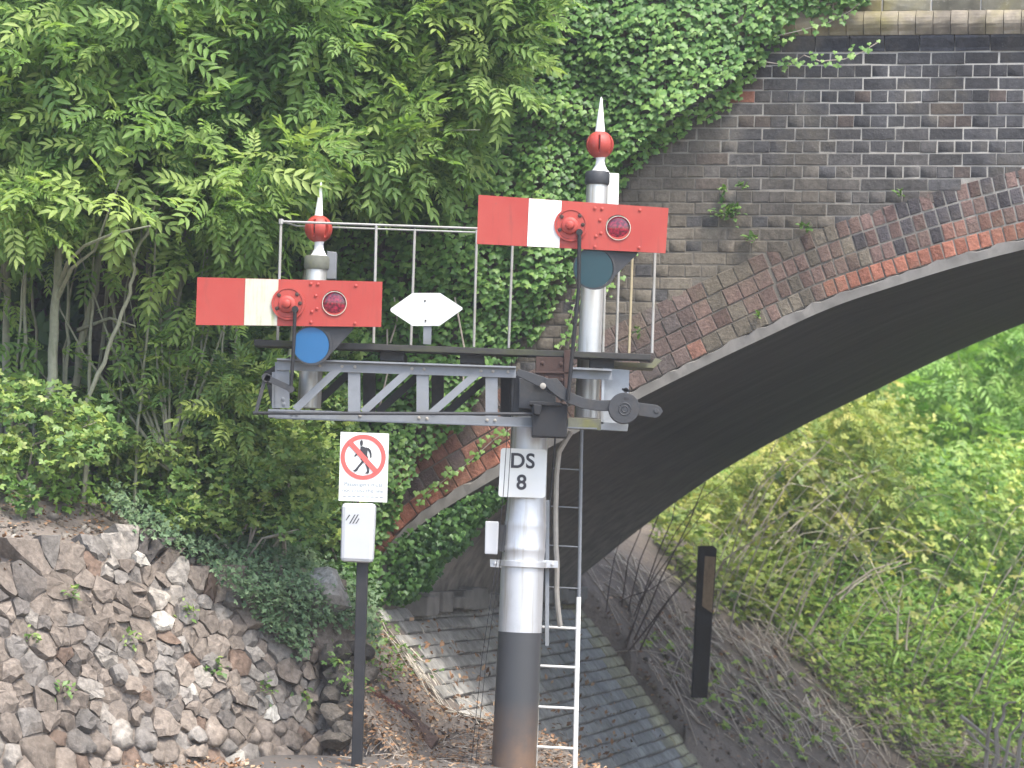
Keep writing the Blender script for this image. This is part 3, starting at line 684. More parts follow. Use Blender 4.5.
for s, h, r_, poly in stones:
    cx = sum(q[0] for q in poly) / len(poly); cy = sum(q[1] for q in poly) / len(poly)
    poly = [q for k_, q in enumerate(poly) if math.hypot(q[0] - poly[k_ - 1][0], q[1] - poly[k_ - 1][1]) > .018]
    if len(poly) < 3: continue
    pp = []
    for k_, q in enumerate(poly):
        w_ = poly[(k_ + 1) % len(poly)]; pp.append((q[0] + random.uniform(-.007, .007), q[1] + random.uniform(-.007, .007)))
        if math.hypot(q[0] - w_[0], q[1] - w_[1]) > .07: t = random.uniform(.35, .65); pp.append((q[0] + (w_[0] - q[0]) * t + random.uniform(-.012, .012), q[1] + (w_[1] - q[1]) * t + random.uniform(-.012, .012)))
    poly = pp
    nP = len(poly); prn = random.uniform(.006, .026); tx, ty = random.gauss(0, .12), random.gauss(-.02, .12); hxo, hyo = random.uniform(-.03, .03), random.uniform(-.03, .03)
    V = []; out0 = random.gauss(0, .012)
    for ring, (sh, dep) in enumerate(((.99, -.12), (.96, .0 + out0), (random.uniform(.55, .8), prn + out0))):
        for q in poly:
            k_ = sh + random.uniform(-.03, .03) * (ring > 0) + random.uniform(-.12, .12) * (ring == 2); x_ = (q[0] - cx) * k_ + hxo * (ring == 2); y_ = (q[1] - cy) * k_ + hyo * (ring == 2)
            V.append((x_, y_, dep + (tx * x_ + ty * y_ + random.uniform(-.012, .012)) * (ring == 2) + random.uniform(-.012, .012) * (ring == 1)))
    V.append((hxo + random.uniform(-.02, .02), hyo + random.uniform(-.02, .02), prn + out0 + random.uniform(-.004, .014)))
    Fq = [(r0 * nP + k_, r0 * nP + (k_ + 1) % nP, (r0 + 1) * nP + (k_ + 1) % nP, (r0 + 1) * nP + k_) for r0 in (0, 1) for k_ in range(nP)] + [(2 * nP + k_, 2 * nP + (k_ + 1) % nP, 3 * nP) for k_ in range(nP)]
    V3 = [T3 * v[0] + LEAN * v[1] + N3 * v[2] for v in V]
    me = bpy.data.meshes.new('stone'); me.from_pydata([tuple(v) for v in V3], [], Fq); me.materials.append(MT['stone']); me.polygons.foreach_set('use_smooth', [True] * len(Fq))
    bm = bmesh.new(); bm.from_mesh(me); bmesh.ops.recalc_face_normals(bm, faces=bm.faces[:]); bm.to_mesh(me); bm.free()
    me.set_sharp_from_angle(angle=R(20))
    r = random.random()
    col = np.array([.215, .185, .160]) if r < .5 else np.array([.200, .188, .176]) if r < .74 else np.array([.135, .124, .116]) if r < .86 else np.array([.30, .28, .255]) if r < .96 else np.array([.15, .108, .085])
    if s > 1.5 and random.random() < .035: col = np.array([.42, .41, .38])
    sitems.append((me, T3 * cx + LEAN * cy, 0., col * random.uniform(.8, 1.2)))
print('stones', len(sitems))
sc_ = [1 + float(-abs(q[1][2] - .8)) * .01 for q in sitems]
place_pieces('stone', sitems, 300, MT['stone_joined'], sw, [max(.01, q) for q in sc_])
bk = MB(); ss = np.linspace(-.9, WL + .12, 14)
pv = []
for s in ss:
    hh = float(wall_top(s)) * LEN; pv += [T3 * s - N3 * .014, T3 * s + LEAN * (hh - .02) - N3 * .014, T3 * s + LEAN * (hh - .02) - N3 * .4, T3 * s - N3 * .4]
bk.add(pv, [(4 * i + k_, 4 * i + (k_ + 1) % 4, 4 * i + 4 + (k_ + 1) % 4, 4 * i + 4 + k_) for i in range(13) for k_ in range(4)] + [(0, 1, 2, 3), (52, 53, 54, 55)])
bk.build('core', MT['ground'], sw)
# the broken end of the wall: loose stones stacked against the earth
for i, (x, y, a, b) in enumerate(((341, 652, 26, 20), (352, 668, 24, 20), (338, 672, 24, 22), (349, 690, 30, 22), (336, 694, 24, 20), (346, 712, 28, 22), (334, 716, 22, 20), (350, 732, 30, 20), (338, 738, 28, 20), (362, 742, 24, 16), (330, 655, 22, 20), (358, 650, 22, 18), (366, 676, 24, 18))):
    WALL_END.append((x, y, a, b))
# boulders at its end
def rock(name, c, size, col, label=None, cat='rock', seed=0, parent=None, group=None):
    rg = random.Random(seed); bm = bmesh.new(); bmesh.ops.create_icosphere(bm, subdivisions=2, radius=.5)
    pl = [(Vector((rg.uniform(-1, 1), rg.uniform(-1, 1), rg.uniform(-1, 1))).normalized(), rg.uniform(.26, .4)) for _ in range(9)]
    for v in bm.verts:
        for nn, dd in pl:
            q = v.co.dot(nn)
            if q > dd: v.co -= nn * (q - dd) * .9
        v.co += Vector((rg.uniform(-.015, .015),) * 3); v.co = Vector((v.co.x * size[0], v.co.y * size[1], v.co.z * size[2]))
    me = bpy.data.meshes.new(name); bm.to_mesh(me); bm.free(); me.materials.append(MT['stone'])
    o = link(name, me, parent, col); o.location = tuple(c)
    if label: tag(o, label, cat, group)
    return o
rock('concrete_lump', P(325, 592, 18.12), (.40, .36, .36), (.36, .36, .35), 'pale grey concrete lump in the ivy where the stone wall ends', 'concrete lump', 3)
rock('boulder', P(352, 716, 17.9), (.22, .25, .26), (.15, .14, .13), 'dark boulder at the foot of the wall end by the black post', 'rock', 5)

for i, (x, y, a, b) in enumerate(WALL_END):
    c_ = P(x, y, 17.62 + (745 - y) * .0032 + (.15 if x > 350 else 0)); o = rock('stone', c_ - np.array([WA[0], WA[1], 0]), (a / 165 * 1.25, .24, b / 165 * 1.25), np.array([.11, .098, .085]) * random.uniform(.6, 1.3), seed=40 + i); o.parent = sw; o.rotation_euler = (random.uniform(-.4, .4), random.uniform(-.5, .5), random.uniform(0, 3))
# loose red bricks and earth at the wall end
be = thing('brick_edging', 'sunken row of old red bricks in the leaf litter right of the black post', 'brick edging', tuple(P(372, 712, 18.2)))
bmm = brick_mesh('brick', .2, .09, .1, .008, MT['archbrick'], .006, 777)
for i in range(9):
    x_ = 366 + (i % 3) * 19 + (i // 3) * 9; y_ = 694 + (i % 3) * 10 + (i // 3) * 10; p = P(x_, y_, 18.35 - (i // 3) * .06)
    o = link('brick', bmm, be, np.array([.19, .075, .055] if i in (0, 1, 4) else [.13, .085, .07]) * random.uniform(.8, 1.2)); o.location = tuple(p - P(372, 712, 18.2)); o.rotation_euler = (-.5, .55, -.2)

# ------------------------------------------------------------------ signal
YS = 17.3
def S(x, y, dy=0.): return P(x, y, YS + dy)
upv = np.array([0, 0, 1.]); K = F / YS     # px per metre
base = S(513.6, 770); base[2] = 0.
sig = thing('bracket_signal', 'bracket semaphore signal on a white steel post with two red arms', 'railway signal', tuple(base))
OG = base
def cyl2(mb, x1, y1, x2, y2, w1, w2, dy=0., seg=28, m=0):      # post between two pixel points (bottom, top), widths in px
    mb.tube([S(x1, y1, dy), S(x2, y2, dy)], [w1 / 2 / K, w2 / 2 / K], seg, m)
def rect(mb, pts, dy, th, m=0): mb.slab([S(x, y, dy) for x, y in pts], (0, th, 0), m)
def bar(mb, x1, y1, x2, y2, w_, dy, th, m=0):
    L_ = math.hypot(x2 - x1, y2 - y1); nx, ny_ = -(y2 - y1) / L_ * w_ / 2, (x2 - x1) / L_ * w_ / 2
    rect(mb, [(x1 + nx, y1 + ny_), (x2 + nx, y2 + ny_), (x2 - nx, y2 - ny_), (x1 - nx, y1 - ny_)], dy, th, m)
def ring_pts(x, y, r_, dy, n_=28, ry=None): return [S(x + r_ * math.cos(2 * math.pi * i / n_), y + (ry or r_) * math.sin(2 * math.pi * i / n_), dy) for i in range(n_)]
def disc(mb, x, y, r_, dy, th, m=0, n_=28, ry=None): mb.slab(ring_pts(x, y, r_, dy, n_, ry), (0, th, 0), m)
def annulus(mb, x, y, r1, r2, dy, th, m=0, n_=28):
    a = ring_pts(x, y, r1, dy, n_); b = ring_pts(x, y, r2, dy, n_); c = [q + (0, th, 0) for q in a]; d = [q + (0, th, 0) for q in b]
    fs = []
    for i in range(n_):
        j = (i + 1) % n_; fs += [(i, j, n_ + j, n_ + i), (2 * n_ + i, 2 * n_ + j, 3 * n_ + j, 3 * n_ + i), (i, j, 2 * n_ + j, 2 * n_ + i), (n_ + i, n_ + j, 3 * n_ + j, 3 * n_ + i)]
    mb.add(a + b + c + d, fs, m, True)
def rivet_parts(name, pts, dy, mat, parent, r_=1.6):
    for x, y in pts: q = MB(); rivets(q, [(x, y)], dy, r_); pb(q, name, mat, parent)
def rivets(mb, pts, dy, r_=1.6, m=0):
    for x, y in pts:
        c = S(x, y, dy); mb.tube([c, c + (0, -.004, 0), c + (0, -.007, 0)], [r_ / K, r_ / K, r_ * .5 / K], 8, m)
def pb(mb, name, mat, parent=None, bevel=0.): return mb.build(name, mat, parent if parent is not None else sig, OG, bevel)

# main post: bitumen foot, tapering steel tube with joint bands
m_ = MB(); m_.tube([S(513.2, 778), S(520, 632)], [44.5 / 2 / K, 43.4 / 2 / K], 40); pb(m_, 'post_foot', MT['bitumen'])
m_ = MB(); pr = [(632, 520, 43.2), (568, 522.4, 43), (560, 523, 42.6), (552, 523.6, 42.4), (551, 523.6, 43.2), (547, 523.8, 43.2), (546, 523.9, 42.2), (527, 525, 42), (524, 525.3, 42.4), (521, 525.5, 41.0), (508, 526.2, 39.6), (495, 526.8, 38.8), (430, 529.5, 37), (380, 531.5, 36)]
m_.tube([S(x, y) for y, x, _ in pr], [q / 2 / K for _, _, q in pr], 40); pb(m_, 'main_post', MT['silver'])
m_ = MB(); m_.tube([S(522.7, 567), S(523, 561)], [24.2 / K, 24.2 / K], 32)
rect(m_, [(490, 559), (504, 560), (504, 568), (490, 567)], -.03, .06); rect(m_, [(543, 560), (558, 561), (558, 568), (543, 568)], -.03, .06)
rivets(m_, [(495, 563.5), (552, 564.5)], -.031, 2); pb(m_, 'post_clamp', MT['silver'], bevel=.003)
m_ = MB(); rect(m_, [(545.5, 500), (549.5, 500), (549, 646), (545, 646)], .02, .10); pb(m_, 'side_channel', MT['grey_steel'], bevel=.002)
m_ = MB(); rect(m_, [(485.3, 521), (498.8, 521.4), (497.6, 554.6), (484.6, 554)], -.13, .10); bx = pb(m_, 'junction_box', MT['grey_steel'], bevel=.006); bx.data.materials[0] = MT['boxgrey']
m_ = MB(); rect(m_, [(498, 524), (506, 525), (505, 552), (497, 551)], -.06, .05); pb(m_, 'box_bracket', MT['lever'], bx)
# number plate
npl = MB(); cx_, cy_ = 522, 472.5; poly = []
for (x, y), a0 in zip([(547, 449.5), (500.8, 448), (498.4, 496.8), (545.3, 498)], (-90, 180, 90, 0)):
    sx = 1 if x < cx_ else -1; sy = 1 if y < cy_ else -1
    for k in range(5):
        a = R(a0 + 90 * (1 - k / 4)) if False else None
    c0 = (x + sx * 3, y + sy * 3); seq = []
    for k in range(5):
        t = k / 4 * math.pi / 2; seq.append((c0[0] - sx * 3 * math.sin(t), c0[1] - sy * 3 * math.cos(t)))
    if sx * sy > 0: pass
    poly += seq if sx * sy > 0 else seq[::-1]
rect(npl, poly, -.145, .006); plate = pb(npl, 'number_plate', MT['plate'])
m_ = MB(); rect(m_, [(510, 452), (538, 452), (537, 494), (509, 494)], -.139, .03); pb(m_, 'plate_bracket', MT['lever'], plate)
def text_mesh(body_, size_px, x, y, dy, mat, name, parent, origin, track=1., bold=.0, xs=1., align='CENTER', Yb=None):
    cu = bpy.data.curves.new(name, 'FONT'); cu.body = body_; cu.align_x = align; cu.align_y = 'CENTER'; cu.size = 1; cu.extrude = .012; cu.offset = bold; cu.space_character = track
    o = bpy.data.objects.new(name, cu); COL.objects.link(o); dg = bpy.context.evaluated_depsgraph_get()
    me = bpy.data.meshes.new_from_object(o.evaluated_get(dg)); bpy.data.objects.remove(o)
    me.name = name; me.materials.clear(); me.materials.append(mat)
    c = P(x, y, Yb if Yb else YS + dy) - np.asarray(origin); s_ = size_px / K
    V = np.array([v.co[:] for v in me.vertices]) * s_; V[:, 0] *= xs
    Q = np.c_[V[:, 0], -V[:, 2] * .1, V[:, 1]] + c
    me.vertices.foreach_set('co', Q.astype(np.float32).ravel()); me.update(); return link(name, me, parent)
text_mesh('DS', 20.5, 522.5, 461.5, -.1475, MT['ink'], 'letters', plate, OG, 1.05, .022, .98)
text_mesh('8', 20.5, 521.5, 483, -.1475, MT['ink'], 'number', plate, OG, 1, .022, 1.)
# downleads and cables
m_ = MB()
for dx in (0, 4.5): m_.tube([S(512 + dx, 356, -.20), S(503 + dx, 498, -.2), S(497 + dx * .8, 560, -.16), S(482 + dx, 657, -.14), S(471 + dx, 764, -.12)], .0022, 5)
pb(m_, 'signal_wire', MT['dark_steel'])
m_ = MB(); m_.tube([S(*q) for q in [(571, 432, .1), (566, 440, .1), (559, 452, .1), (556.5, 475, .1), (555.6, 510, .1), (555.8, 545, .1), (557, 565, .1), (556.6, 590, .1), (557.6, 606, .12), (560, 626, .16)]], 2.7 / K, 8)
pb(m_, 'cable', MT['cable'])
# bracket platform
GY0, GY1 = -.28, .30         # front and back girder planes
def chord(mb, ys, xl, xr, dy, flange, m=0):
    """ys = (left top y, left bottom y, right top y, right bottom y) of the vertical leg; flange juts back"""
    rect(mb, [(xl, ys[0]), (xr, ys[2]), (xr, ys[3]), (xl, ys[1])], dy, .008, m)
slope_ = .0335
def yl(y0, x): return y0 + (x - 275) * slope_
for nm, dy, ox, mt in (('girder', GY0, 0, MT['grey_steel']), ('girder', GY1, 15, MT['lever'])):
    g_ = MB(); chord(g_, (yl(359, 275), yl(370, 275), yl(359, 512), yl(370, 512)), 277 + ox, 516, dy, 0)
    rect(g_, [(277 + ox, 358.2), (516, yl(358.2, 516)), (516, yl(360, 516)), (277 + ox, 360)], dy - .03, .05)
    rect(g_, [(268 + ox, 409), (597, yl(409, 597)), (597, yl(417.5, 597)), (268 + ox, 417.5)], dy, .008)
    rect(g_, [(275 + ox, 417), (597, yl(417, 597)), (597, yl(418.6, 597)), (275 + ox, 418.6)], dy - .04, .05)
    g = pb(g_, nm, mt, bevel=.0015)
    for x in (354, 422.5, 491.5):
        v = MB(); rect(v, [(x - 6 + ox, yl(369, x)), (x + 6 + ox, yl(369, x)), (x + 6 + ox, yl(409.5, x)), (x - 6 + ox, yl(409.5, x))], dy + .010, .008)
        rect(v, [(x + 5 + ox, yl(369, x)), (x + 6.2 + ox, yl(369, x)), (x + 6.2 + ox, yl(409.5, x)), (x + 5 + ox, yl(409.5, x))], dy + .018, .05)
        pb(v, 'upright', mt, g)
    for x1, y1, x2, y2 in ((295, 409.5, 342.5, 365), (363, 412, 412.7, 367), (430.5, 414, 481, 370)):
        v = MB(); bar(v, x1 + ox, y1, x2 + ox, y2, 7.5, dy + .001 * (1 if 0 else -3), .006); pb(v, 'diagonal', mt, g)
    if ox == 0:
        rivet_parts('bolt', [(x, yl(y, x)) for x, y in ((320, 364), (342, 364), (355, 364), (412, 364), (424, 364), (481, 364), (493, 364), (508, 364), (292, 413), (297, 413), (360, 413), (419, 413), (427, 413.5), (487, 413), (495, 413), (560, 413), (572, 413), (585, 413))], dy - .001, MT['cable'], g, 1.7)
# mossy lower right run and right chord
m_ = MB(); rect(m_, [(568, 417.5), (601, 419), (601, 430.5), (568, 429)], GY0 - .012, .01); pb(m_, 'lower_rail', MT['mossy'], bevel=.002)
m_ = MB(); rect(m_, [(570, 369), (612, 371), (612, 380), (570, 378)], GY0 - .012, .012); rect(m_, [(570, 367), (612, 369), (612, 371), (570, 369)], GY0 - .05, .05); pb(m_, 'upper_rail', MT['grey_steel'])
m_ = MB(); rect(m_, [(603, 368), (629.5, 370), (627, 430.5), (602, 428)], GY0 + .08, .012); rect(m_, [(601, 422), (628.5, 424), (627.5, 431), (601, 429.5)], GY0 - .01, .09); rect(m_, [(601.8, 378), (604.5, 378), (603.5, 424), (601, 424)], GY0 - .01, .09); pb(m_, 'end_plate', MT['pale_steel'])
# left end plate and bits
m_ = MB(); rect(m_, [(275, 362), (289.5, 363), (289.5, 408), (275, 408)], GY0 + .012, .012); rect(m_, [(272, 372), (276, 372), (276, 408), (272, 408)], GY0 + .02, .3)
rivets(m_, [(281, 369), (283, 399), (284, 404)], GY0 + .011, 2); pb(m_, 'end_plate', MT['grey_steel'])
m_ = MB(); rect(m_, [(264, 372), (290, 356), (290, 366), (280, 408), (272, 408)], GY1, .02); pb(m_, 'end_plate', MT['lever'])
# planks of the walkway
for k, (d0, d1) in enumerate(((-.30, -.12), (-.105, .08), (.095, .27), (.285, .44))):
    m_ = MB(); t_ = yl(340.5, 256)
    rect(m_, [(254, 339.3 + k * .0), (651, 354.2), (651, 360), (254, 345.6)], d0, d1 - d0); pb(m_, 'plank', MT['timber'], bevel=.003)
for x in (300, 380, 460, 590): m_ = MB(); rect(m_, [(x, yl(346.4, x)), (x + 24, yl(347.2, x)), (x + 24, yl(357.5, x)), (x, yl(356.8, x))], -.2, .6); pb(m_, 'bearer', MT['lever'])
m_ = MB(); rect(m_, [(612, 362), (652, 363), (655, 358), (662, 360), (654, 368), (612, 366)], -.1, .3); pb(m_, 'end_bracket', MT['mossy'])
# handrail
m_ = MB()
m_.tube([S(281, 221.5, -.12), S(478, 228.5, -.12), S(655, 235.5, -.12)], 1.25 / K, 6); m_.tube([S(297, 226, .42), S(478, 232.5, .42), S(640, 238.5, .42)], 1. / K, 6); m_.tube([S(281, 221.5, -.12), S(297, 226, .42)], 1. / K, 6)
c = S(281, 221.5, -.12); m_.tube([c - (0, 0, .015), c + (0, 0, .015)], 2.4 / K, 8); pb(m_, 'handrail', MT['stanchion'])
for x1, y1, x2, y2, mt in ((281, 222, 277.5, 340, 's'), (376.3, 225, 373.5, 343, 's'), (414.8, 229, 410.8, 345, 's'), (476.8, 229, 473.8, 347, 's'), (513, 231, 508.6, 348, 's'), (606, 236, 603, 352, 's'), (619.8, 236, 616.2, 353, 's'), (633, 236, 629, 353, 'o'), (655.5, 236, 652, 353, 's')):
    m_ = MB(); dq = -.12 if x1 < 282 or 370 < x1 < 380 or x1 > 650 else .42; m_.tube([S(x2, y2, dq), S(x1, y1, dq)], 1.4 / K, 6); pb(m_, 'stanchion', MT['stanchion'] if mt == 's' else MT['ochre'])
# diamond board on the walkway
m_ = MB(); rect(m_, [(390.4, 309.7), (391, 308.2), (412.6, 293), (440, 293), (462.4, 307.6), (462.4, 309.4), (439.4, 325.8), (412.6, 325.8), (391, 311.6)], -.02, .008); dm = pb(m_, 'diamond_board', MT['plate'])
m_ = MB(); rect(m_, [(423.4, 325), (431.6, 325), (431, 344.5), (423.2, 344)], -.011, .02); pb(m_, 'board_bracket', MT['grey_steel'], dm)
rivet_parts('screw', [(425, 300.8), (425.6, 320.6)], -.0205, MT['dark_steel'], dm, 1.)

# doll posts with finials and arms
def doll(bx, by, tx, ty, wpx, tipx, tipy, sbase, bcx, bcy, br, neck, col, dy=.03, collar=None):
    """bottom, top of post; spike tip and base; ball; neck top/bottom y; collar rows"""
    m_ = MB(); m_.tube([S(bx, by, dy), S(tx, ty, dy)], [wpx * 1.18 / 2 / K, wpx / 2 / K], 28); d_ = pb(m_, 'doll_post', MT['doll'])
    c0, c1, cw = collar; cxx = tx
    m_ = MB(); m_.lathe(S(cxx, c1, dy), upv, [(0, cw / 2 / K * .93), (2 / K, cw / 2 / K), ((c1 - c0 - 2) / K, cw / 2 / K), ((c1 - c0) / K, cw / 2 / K * .9)], 28); pb(m_, 'collar', MT['mossy' if col == 'l' else 'lever'], d_)
    nt_, nb_ = neck; h = (nb_ - nt_) / K
    m_ = MB(); m_.lathe(S(bcx, nb_, dy), upv, [(0, 10 / K), (h * .15, 7.6 / K), (h * .5, 5 / K), (h * .85, 4.4 / K), (h + 3 / K, 5.5 / K)], 20); pb(m_, 'finial_neck', MT['white'], d_)
    # pierced ball: eight staves round a dark hollow
    m_ = MB(); c = S(bcx, bcy, dy); r_ = br / K; prof = []
    nv = 96; rows = 18; vs = []; fs = []
    off = .10 if col == 'r' else .32
    for i in range(rows + 1):
        ph = math.pi * i / rows
        for k in range(nv):
            th = 2 * math.pi * k / nv; q = (th + off) * 6 / (2 * math.pi) % 1; slot = (abs(q - .5) < .075) and .28 < i / rows < .72
            rr = r_ * (.74 if slot else 1.)
            vs.append(c + rr * np.array([math.sin(ph) * math.cos(th), math.sin(ph) * math.sin(th), math.cos(ph)])); 
    mt_i = []
    for i in range(rows):
        for k in range(nv):
            kk = (k + 1) % nv; f = (i * nv + k, i * nv + kk, (i + 1) * nv + kk, (i + 1) * nv + k)
            ins = all(np.linalg.norm(vs[z_] - c) < r_ * .8 for z_ in f); m_.add([vs[z_] for z_ in f], [(0, 1, 2, 3)], 1 if ins else 0, True)
    pb(m_, 'finial_ball', [MT['red'], MT['black']], d_)
    m_ = MB(); m_.tube([S(bcx + (sbase[2] if len(sbase) > 2 else 0), sbase[0], dy), S(tipx, tipy + 2, dy), S(tipx, tipy, dy)], [sbase[1] / 2 / K, 1.1 / K, .4 / K], 20); pb(m_, 'finial_spike', MT['white'], d_)
    return d_
doll(309, 408, 316.5, 268, 20.5, 321, 182, (217, 8.6), 318.6, 229, 14, (242, 257), 'l', collar=(256, 269.5, 25.5))
doll(586.5, 418, 597, 183, 20.8, 601.3, 97, (132, 10), 600, 144.8, 14, (158, 172), 'r', collar=(171.5, 185, 25))
m_ = MB(); rect(m_, [(327, 251), (336.5, 252), (335.5, 279), (326, 279)], .12, .1); pb(m_, 'lamp_case', MT['grey_steel'], bevel=.004)
m_ = MB(); rect(m_, [(607.6, 172.7), (619, 173.4), (618.4, 206), (607, 206)], .12, .1); pb(m_, 'lamp_case', MT['white'], bevel=.004)

def arm(C, xw0, xw1, hub, lens_c, lr, discc, dr, dmat, wmat, side):
    """C corners TL TR BR BL; white band edges by top-edge fraction"""
    TL, TR, BR, BL = [np.array(q, float) for q in C]; dy = -.40; th = .012
    def q(u_, v_): return tuple((TL * (1 - u_) + TR * u_) * (1 - v_) + (BL * (1 - u_) + BR * u_) * v_)
    wd = np.linalg.norm(TR - TL); ht = np.linalg.norm(BL - TL)
    u0, u1 = (xw0 - TL[0]) / (TR[0] - TL[0]), (xw1 - TL[0]) / (TR[0] - TL[0])
    m_ = MB(); rect(m_, [q(0, 0), q(u0, 0), q(u0, 1), q(0, 1)], dy, th); 
    # panel with the hole for the lens
    lu, lv = ((lens_c[0] - TL[0]) / (TR[0] - TL[0]), (lens_c[1] - q((lens_c[0] - TL[0]) / (TR[0] - TL[0]), 0)[1]) / ht)
    cu, cv = lu * wd, lv * ht; x0, x1 = u0 * wd, wd
    angs = sorted(set([2 * math.pi * i / 32 for i in range(32)] + [math.atan2(b_ - cv, a_ - cu) % (2 * math.pi) for a_ in (x0, x1) for b_ in (0, ht)]))
    inn, out = [], []
    for t in angs:
        c_, s_ = math.cos(t), math.sin(t); inn.append((cu + lr * c_, cv + lr * s_))
        k_ = min([(x1 - cu) / c_ if c_ > 1e-9 else 1e9, (x0 - cu) / c_ if c_ < -1e-9 else 1e9, (ht - cv) / s_ if s_ > 1e-9 else 1e9, (-cv) / s_ if s_ < -1e-9 else 1e9]); out.append((cu + k_ * c_, cv + k_ * s_))
    nA = len(angs); pts = [S(*q(a_ / wd, b_ / ht), dy) for a_, b_ in inn + out]; bk_ = [p + (0, th, 0) for p in pts]
    fs = []
    for i in range(nA):
        j = (i + 1) % nA; fs += [(i, j, nA + j, nA + i), (2 * nA + i, 2 * nA + j, 3 * nA + j, 3 * nA + i), (i, j, 2 * nA + j, 2 * nA + i), (nA + i, nA + j, 3 * nA + j, 3 * nA + i)]
    m_.add(pts + bk_, fs); a_ = pb(m_, 'signal_arm', MT['red'])
    a_['label'] = 'left red arm with a stained white band' if side == 'l' else 'right red arm with a clean white band, drooping slightly'
    m_ = MB(); rect(m_, [q(u0, .004), q(u1, .004), q(u1, .996), q(u0, .996)], dy - .0025, .0025); rect(m_, [q(u0, .004), q(u1, .004), q(u1, .996), q(u0, .996)], dy + th, .0025); pb(m_, 'white_band', wmat, a_)
    m_ = MB(); annulus(m_, lens_c[0] - .5, lens_c[1] + .6, lr - .3, lr + .3, dy - .008, .008); pb(m_, 'lens_rim', MT['mossy_white'], a_)
    m_ = MB(); c = S(lens_c[0], lens_c[1], dy + .010); r_ = (lr + .3) / K; m_.tube([c, c + (0, -.004, 0), c + (0, -.010, 0), c + (0, -.013, 0)], [r_, r_ * .9, r_ * .55, r_ * .1], 28); pb(m_, 'red_lens', MT['lens'], a_)
    hx, hy = hub
    m_ = MB(); disc(m_, hx, hy, 14.2, dy - .012, .010); annulus(m_, hx, hy, 14.6, 16.6, dy - .016, .018); hb = pb(m_, 'hub_plate', MT['rust'] if False else MT['red'], a_)
    m_ = MB(); c = S(hx - 1, hy + 1, dy - .012); m_.tube([c, c + (0, -.012, 0), c + (0, -.02, 0), c + (0, -.02, 0), c + (0, -.055, 0), c + (0, -.06, 0)], [8.6 / K, 8.2 / K, 6.2 / K, 4.4 / K, 3.8 / K, 2.4 / K], 20); pb(m_, 'hub_boss', MT['red'], a_)
    m_ = MB(); c = S(hx, hy, dy + th); m_.tube([c, c + (0, .40, 0)], 5 / K, 12); bar(m_, hx, hy, hx + 26, hy - 2, 9, dy + .33, .03); pb(m_, 'spindle', MT['lever'], a_)
    rivet_parts('hub_bolt', [(hx - 9, hy - 8), (hx + 9, hy - 9), (hx - 11, hy + 5), (hx + 12, hy)], dy - .012, MT['rust'], a_, 2.)
    rivet_parts('rivet', [(lens_c[0] + ax, lens_c[1] + ay) for ax, ay in ((-24, -19), (-17, -18.5), (-18, 6), (-19, -7), (-24, 19.5), (21, -17), (20, 20.5), (-23, 9))], dy - .001, MT['red'], a_, 1.7)
    # spectacle disc hanging below, on a dark plate
    m_ = MB(); dx, dyc = discc
    rect(m_, [(dx - 6, lens_c[1] + 8), (lens_c[0] + 22, lens_c[1] + 18), (lens_c[0] + 18, lens_c[1] + 27), (dx + 17, dyc + 12), (dx, dyc + 14)], dy + .030, .008)
    pb(m_, 'spectacle_plate', MT['lever'], a_)
    m_ = MB(); disc(m_, dx, dyc, dr, dy + .018, .008); pb(m_, 'blue_disc', dmat, a_)
    m_ = MB(); annulus(m_, dx + 1.3, dyc - .2, dr - .4, dr + 2.2, dy + .019, .012); pb(m_, 'disc_rim', MT['lever'], a_)
    return a_
arm(((197.3, 277.2), (382.4, 281.7), (381.1, 326.9), (195.7, 324.9)), 245.5, 278.5, (288, 303.3), (334.9, 302.8), 12, (311, 345.2), 18, MT['blue'], MT['mossy_white'], 'l')
arm(((478.6, 194.8), (668.5, 208), (665.5, 253.2), (476.8, 243.8)), 529.2, 561.7, (570.8, 224.7), (619, 227.3), 12, (593.4, 268.3), 19.4, MT['teal'], MT['white'], 'r')
# down rods and cranks
m_ = MB(); m_.tube([S(295, 308, -.45), S(294, 340, -.45), S(291, 388, -.44)], 1.8 / K, 8); c = S(295, 309, -.46); m_.tube([c, c + (0, .05, 0)], 3.2 / K, 10); pb(m_, 'down_rod', MT['dark_steel'])
m_ = MB(); m_.tube([S(579.5, 231, -.45), S(578.6, 290, -.45), S(573, 345, -.45), S(568, 400, -.44)], 1.9 / K, 8); c = S(579.5, 232, -.46); m_.tube([c, c + (0, .05, 0)], 3.2 / K, 10); pb(m_, 'down_rod', MT['dark_steel'])
m_ = MB(); bar(m_, 265, 377, 292, 389.5, 6, -.43, .02); disc(m_, 290.5, 389, 3.6, -.45, .04); disc(m_, 266, 377.5, 4.5, -.43, .3); bar(m_, 265, 378, 256, 412, 3.5, -.42, .015); pb(m_, 'crank', MT['lever'])
m_ = MB(); m_.tube([S(253, 413, -.34), S(400, 413.5, -.34), S(545, 414, -.34)], 1.7 / K, 8); pb(m_, 'pull_rod', MT['lever'])
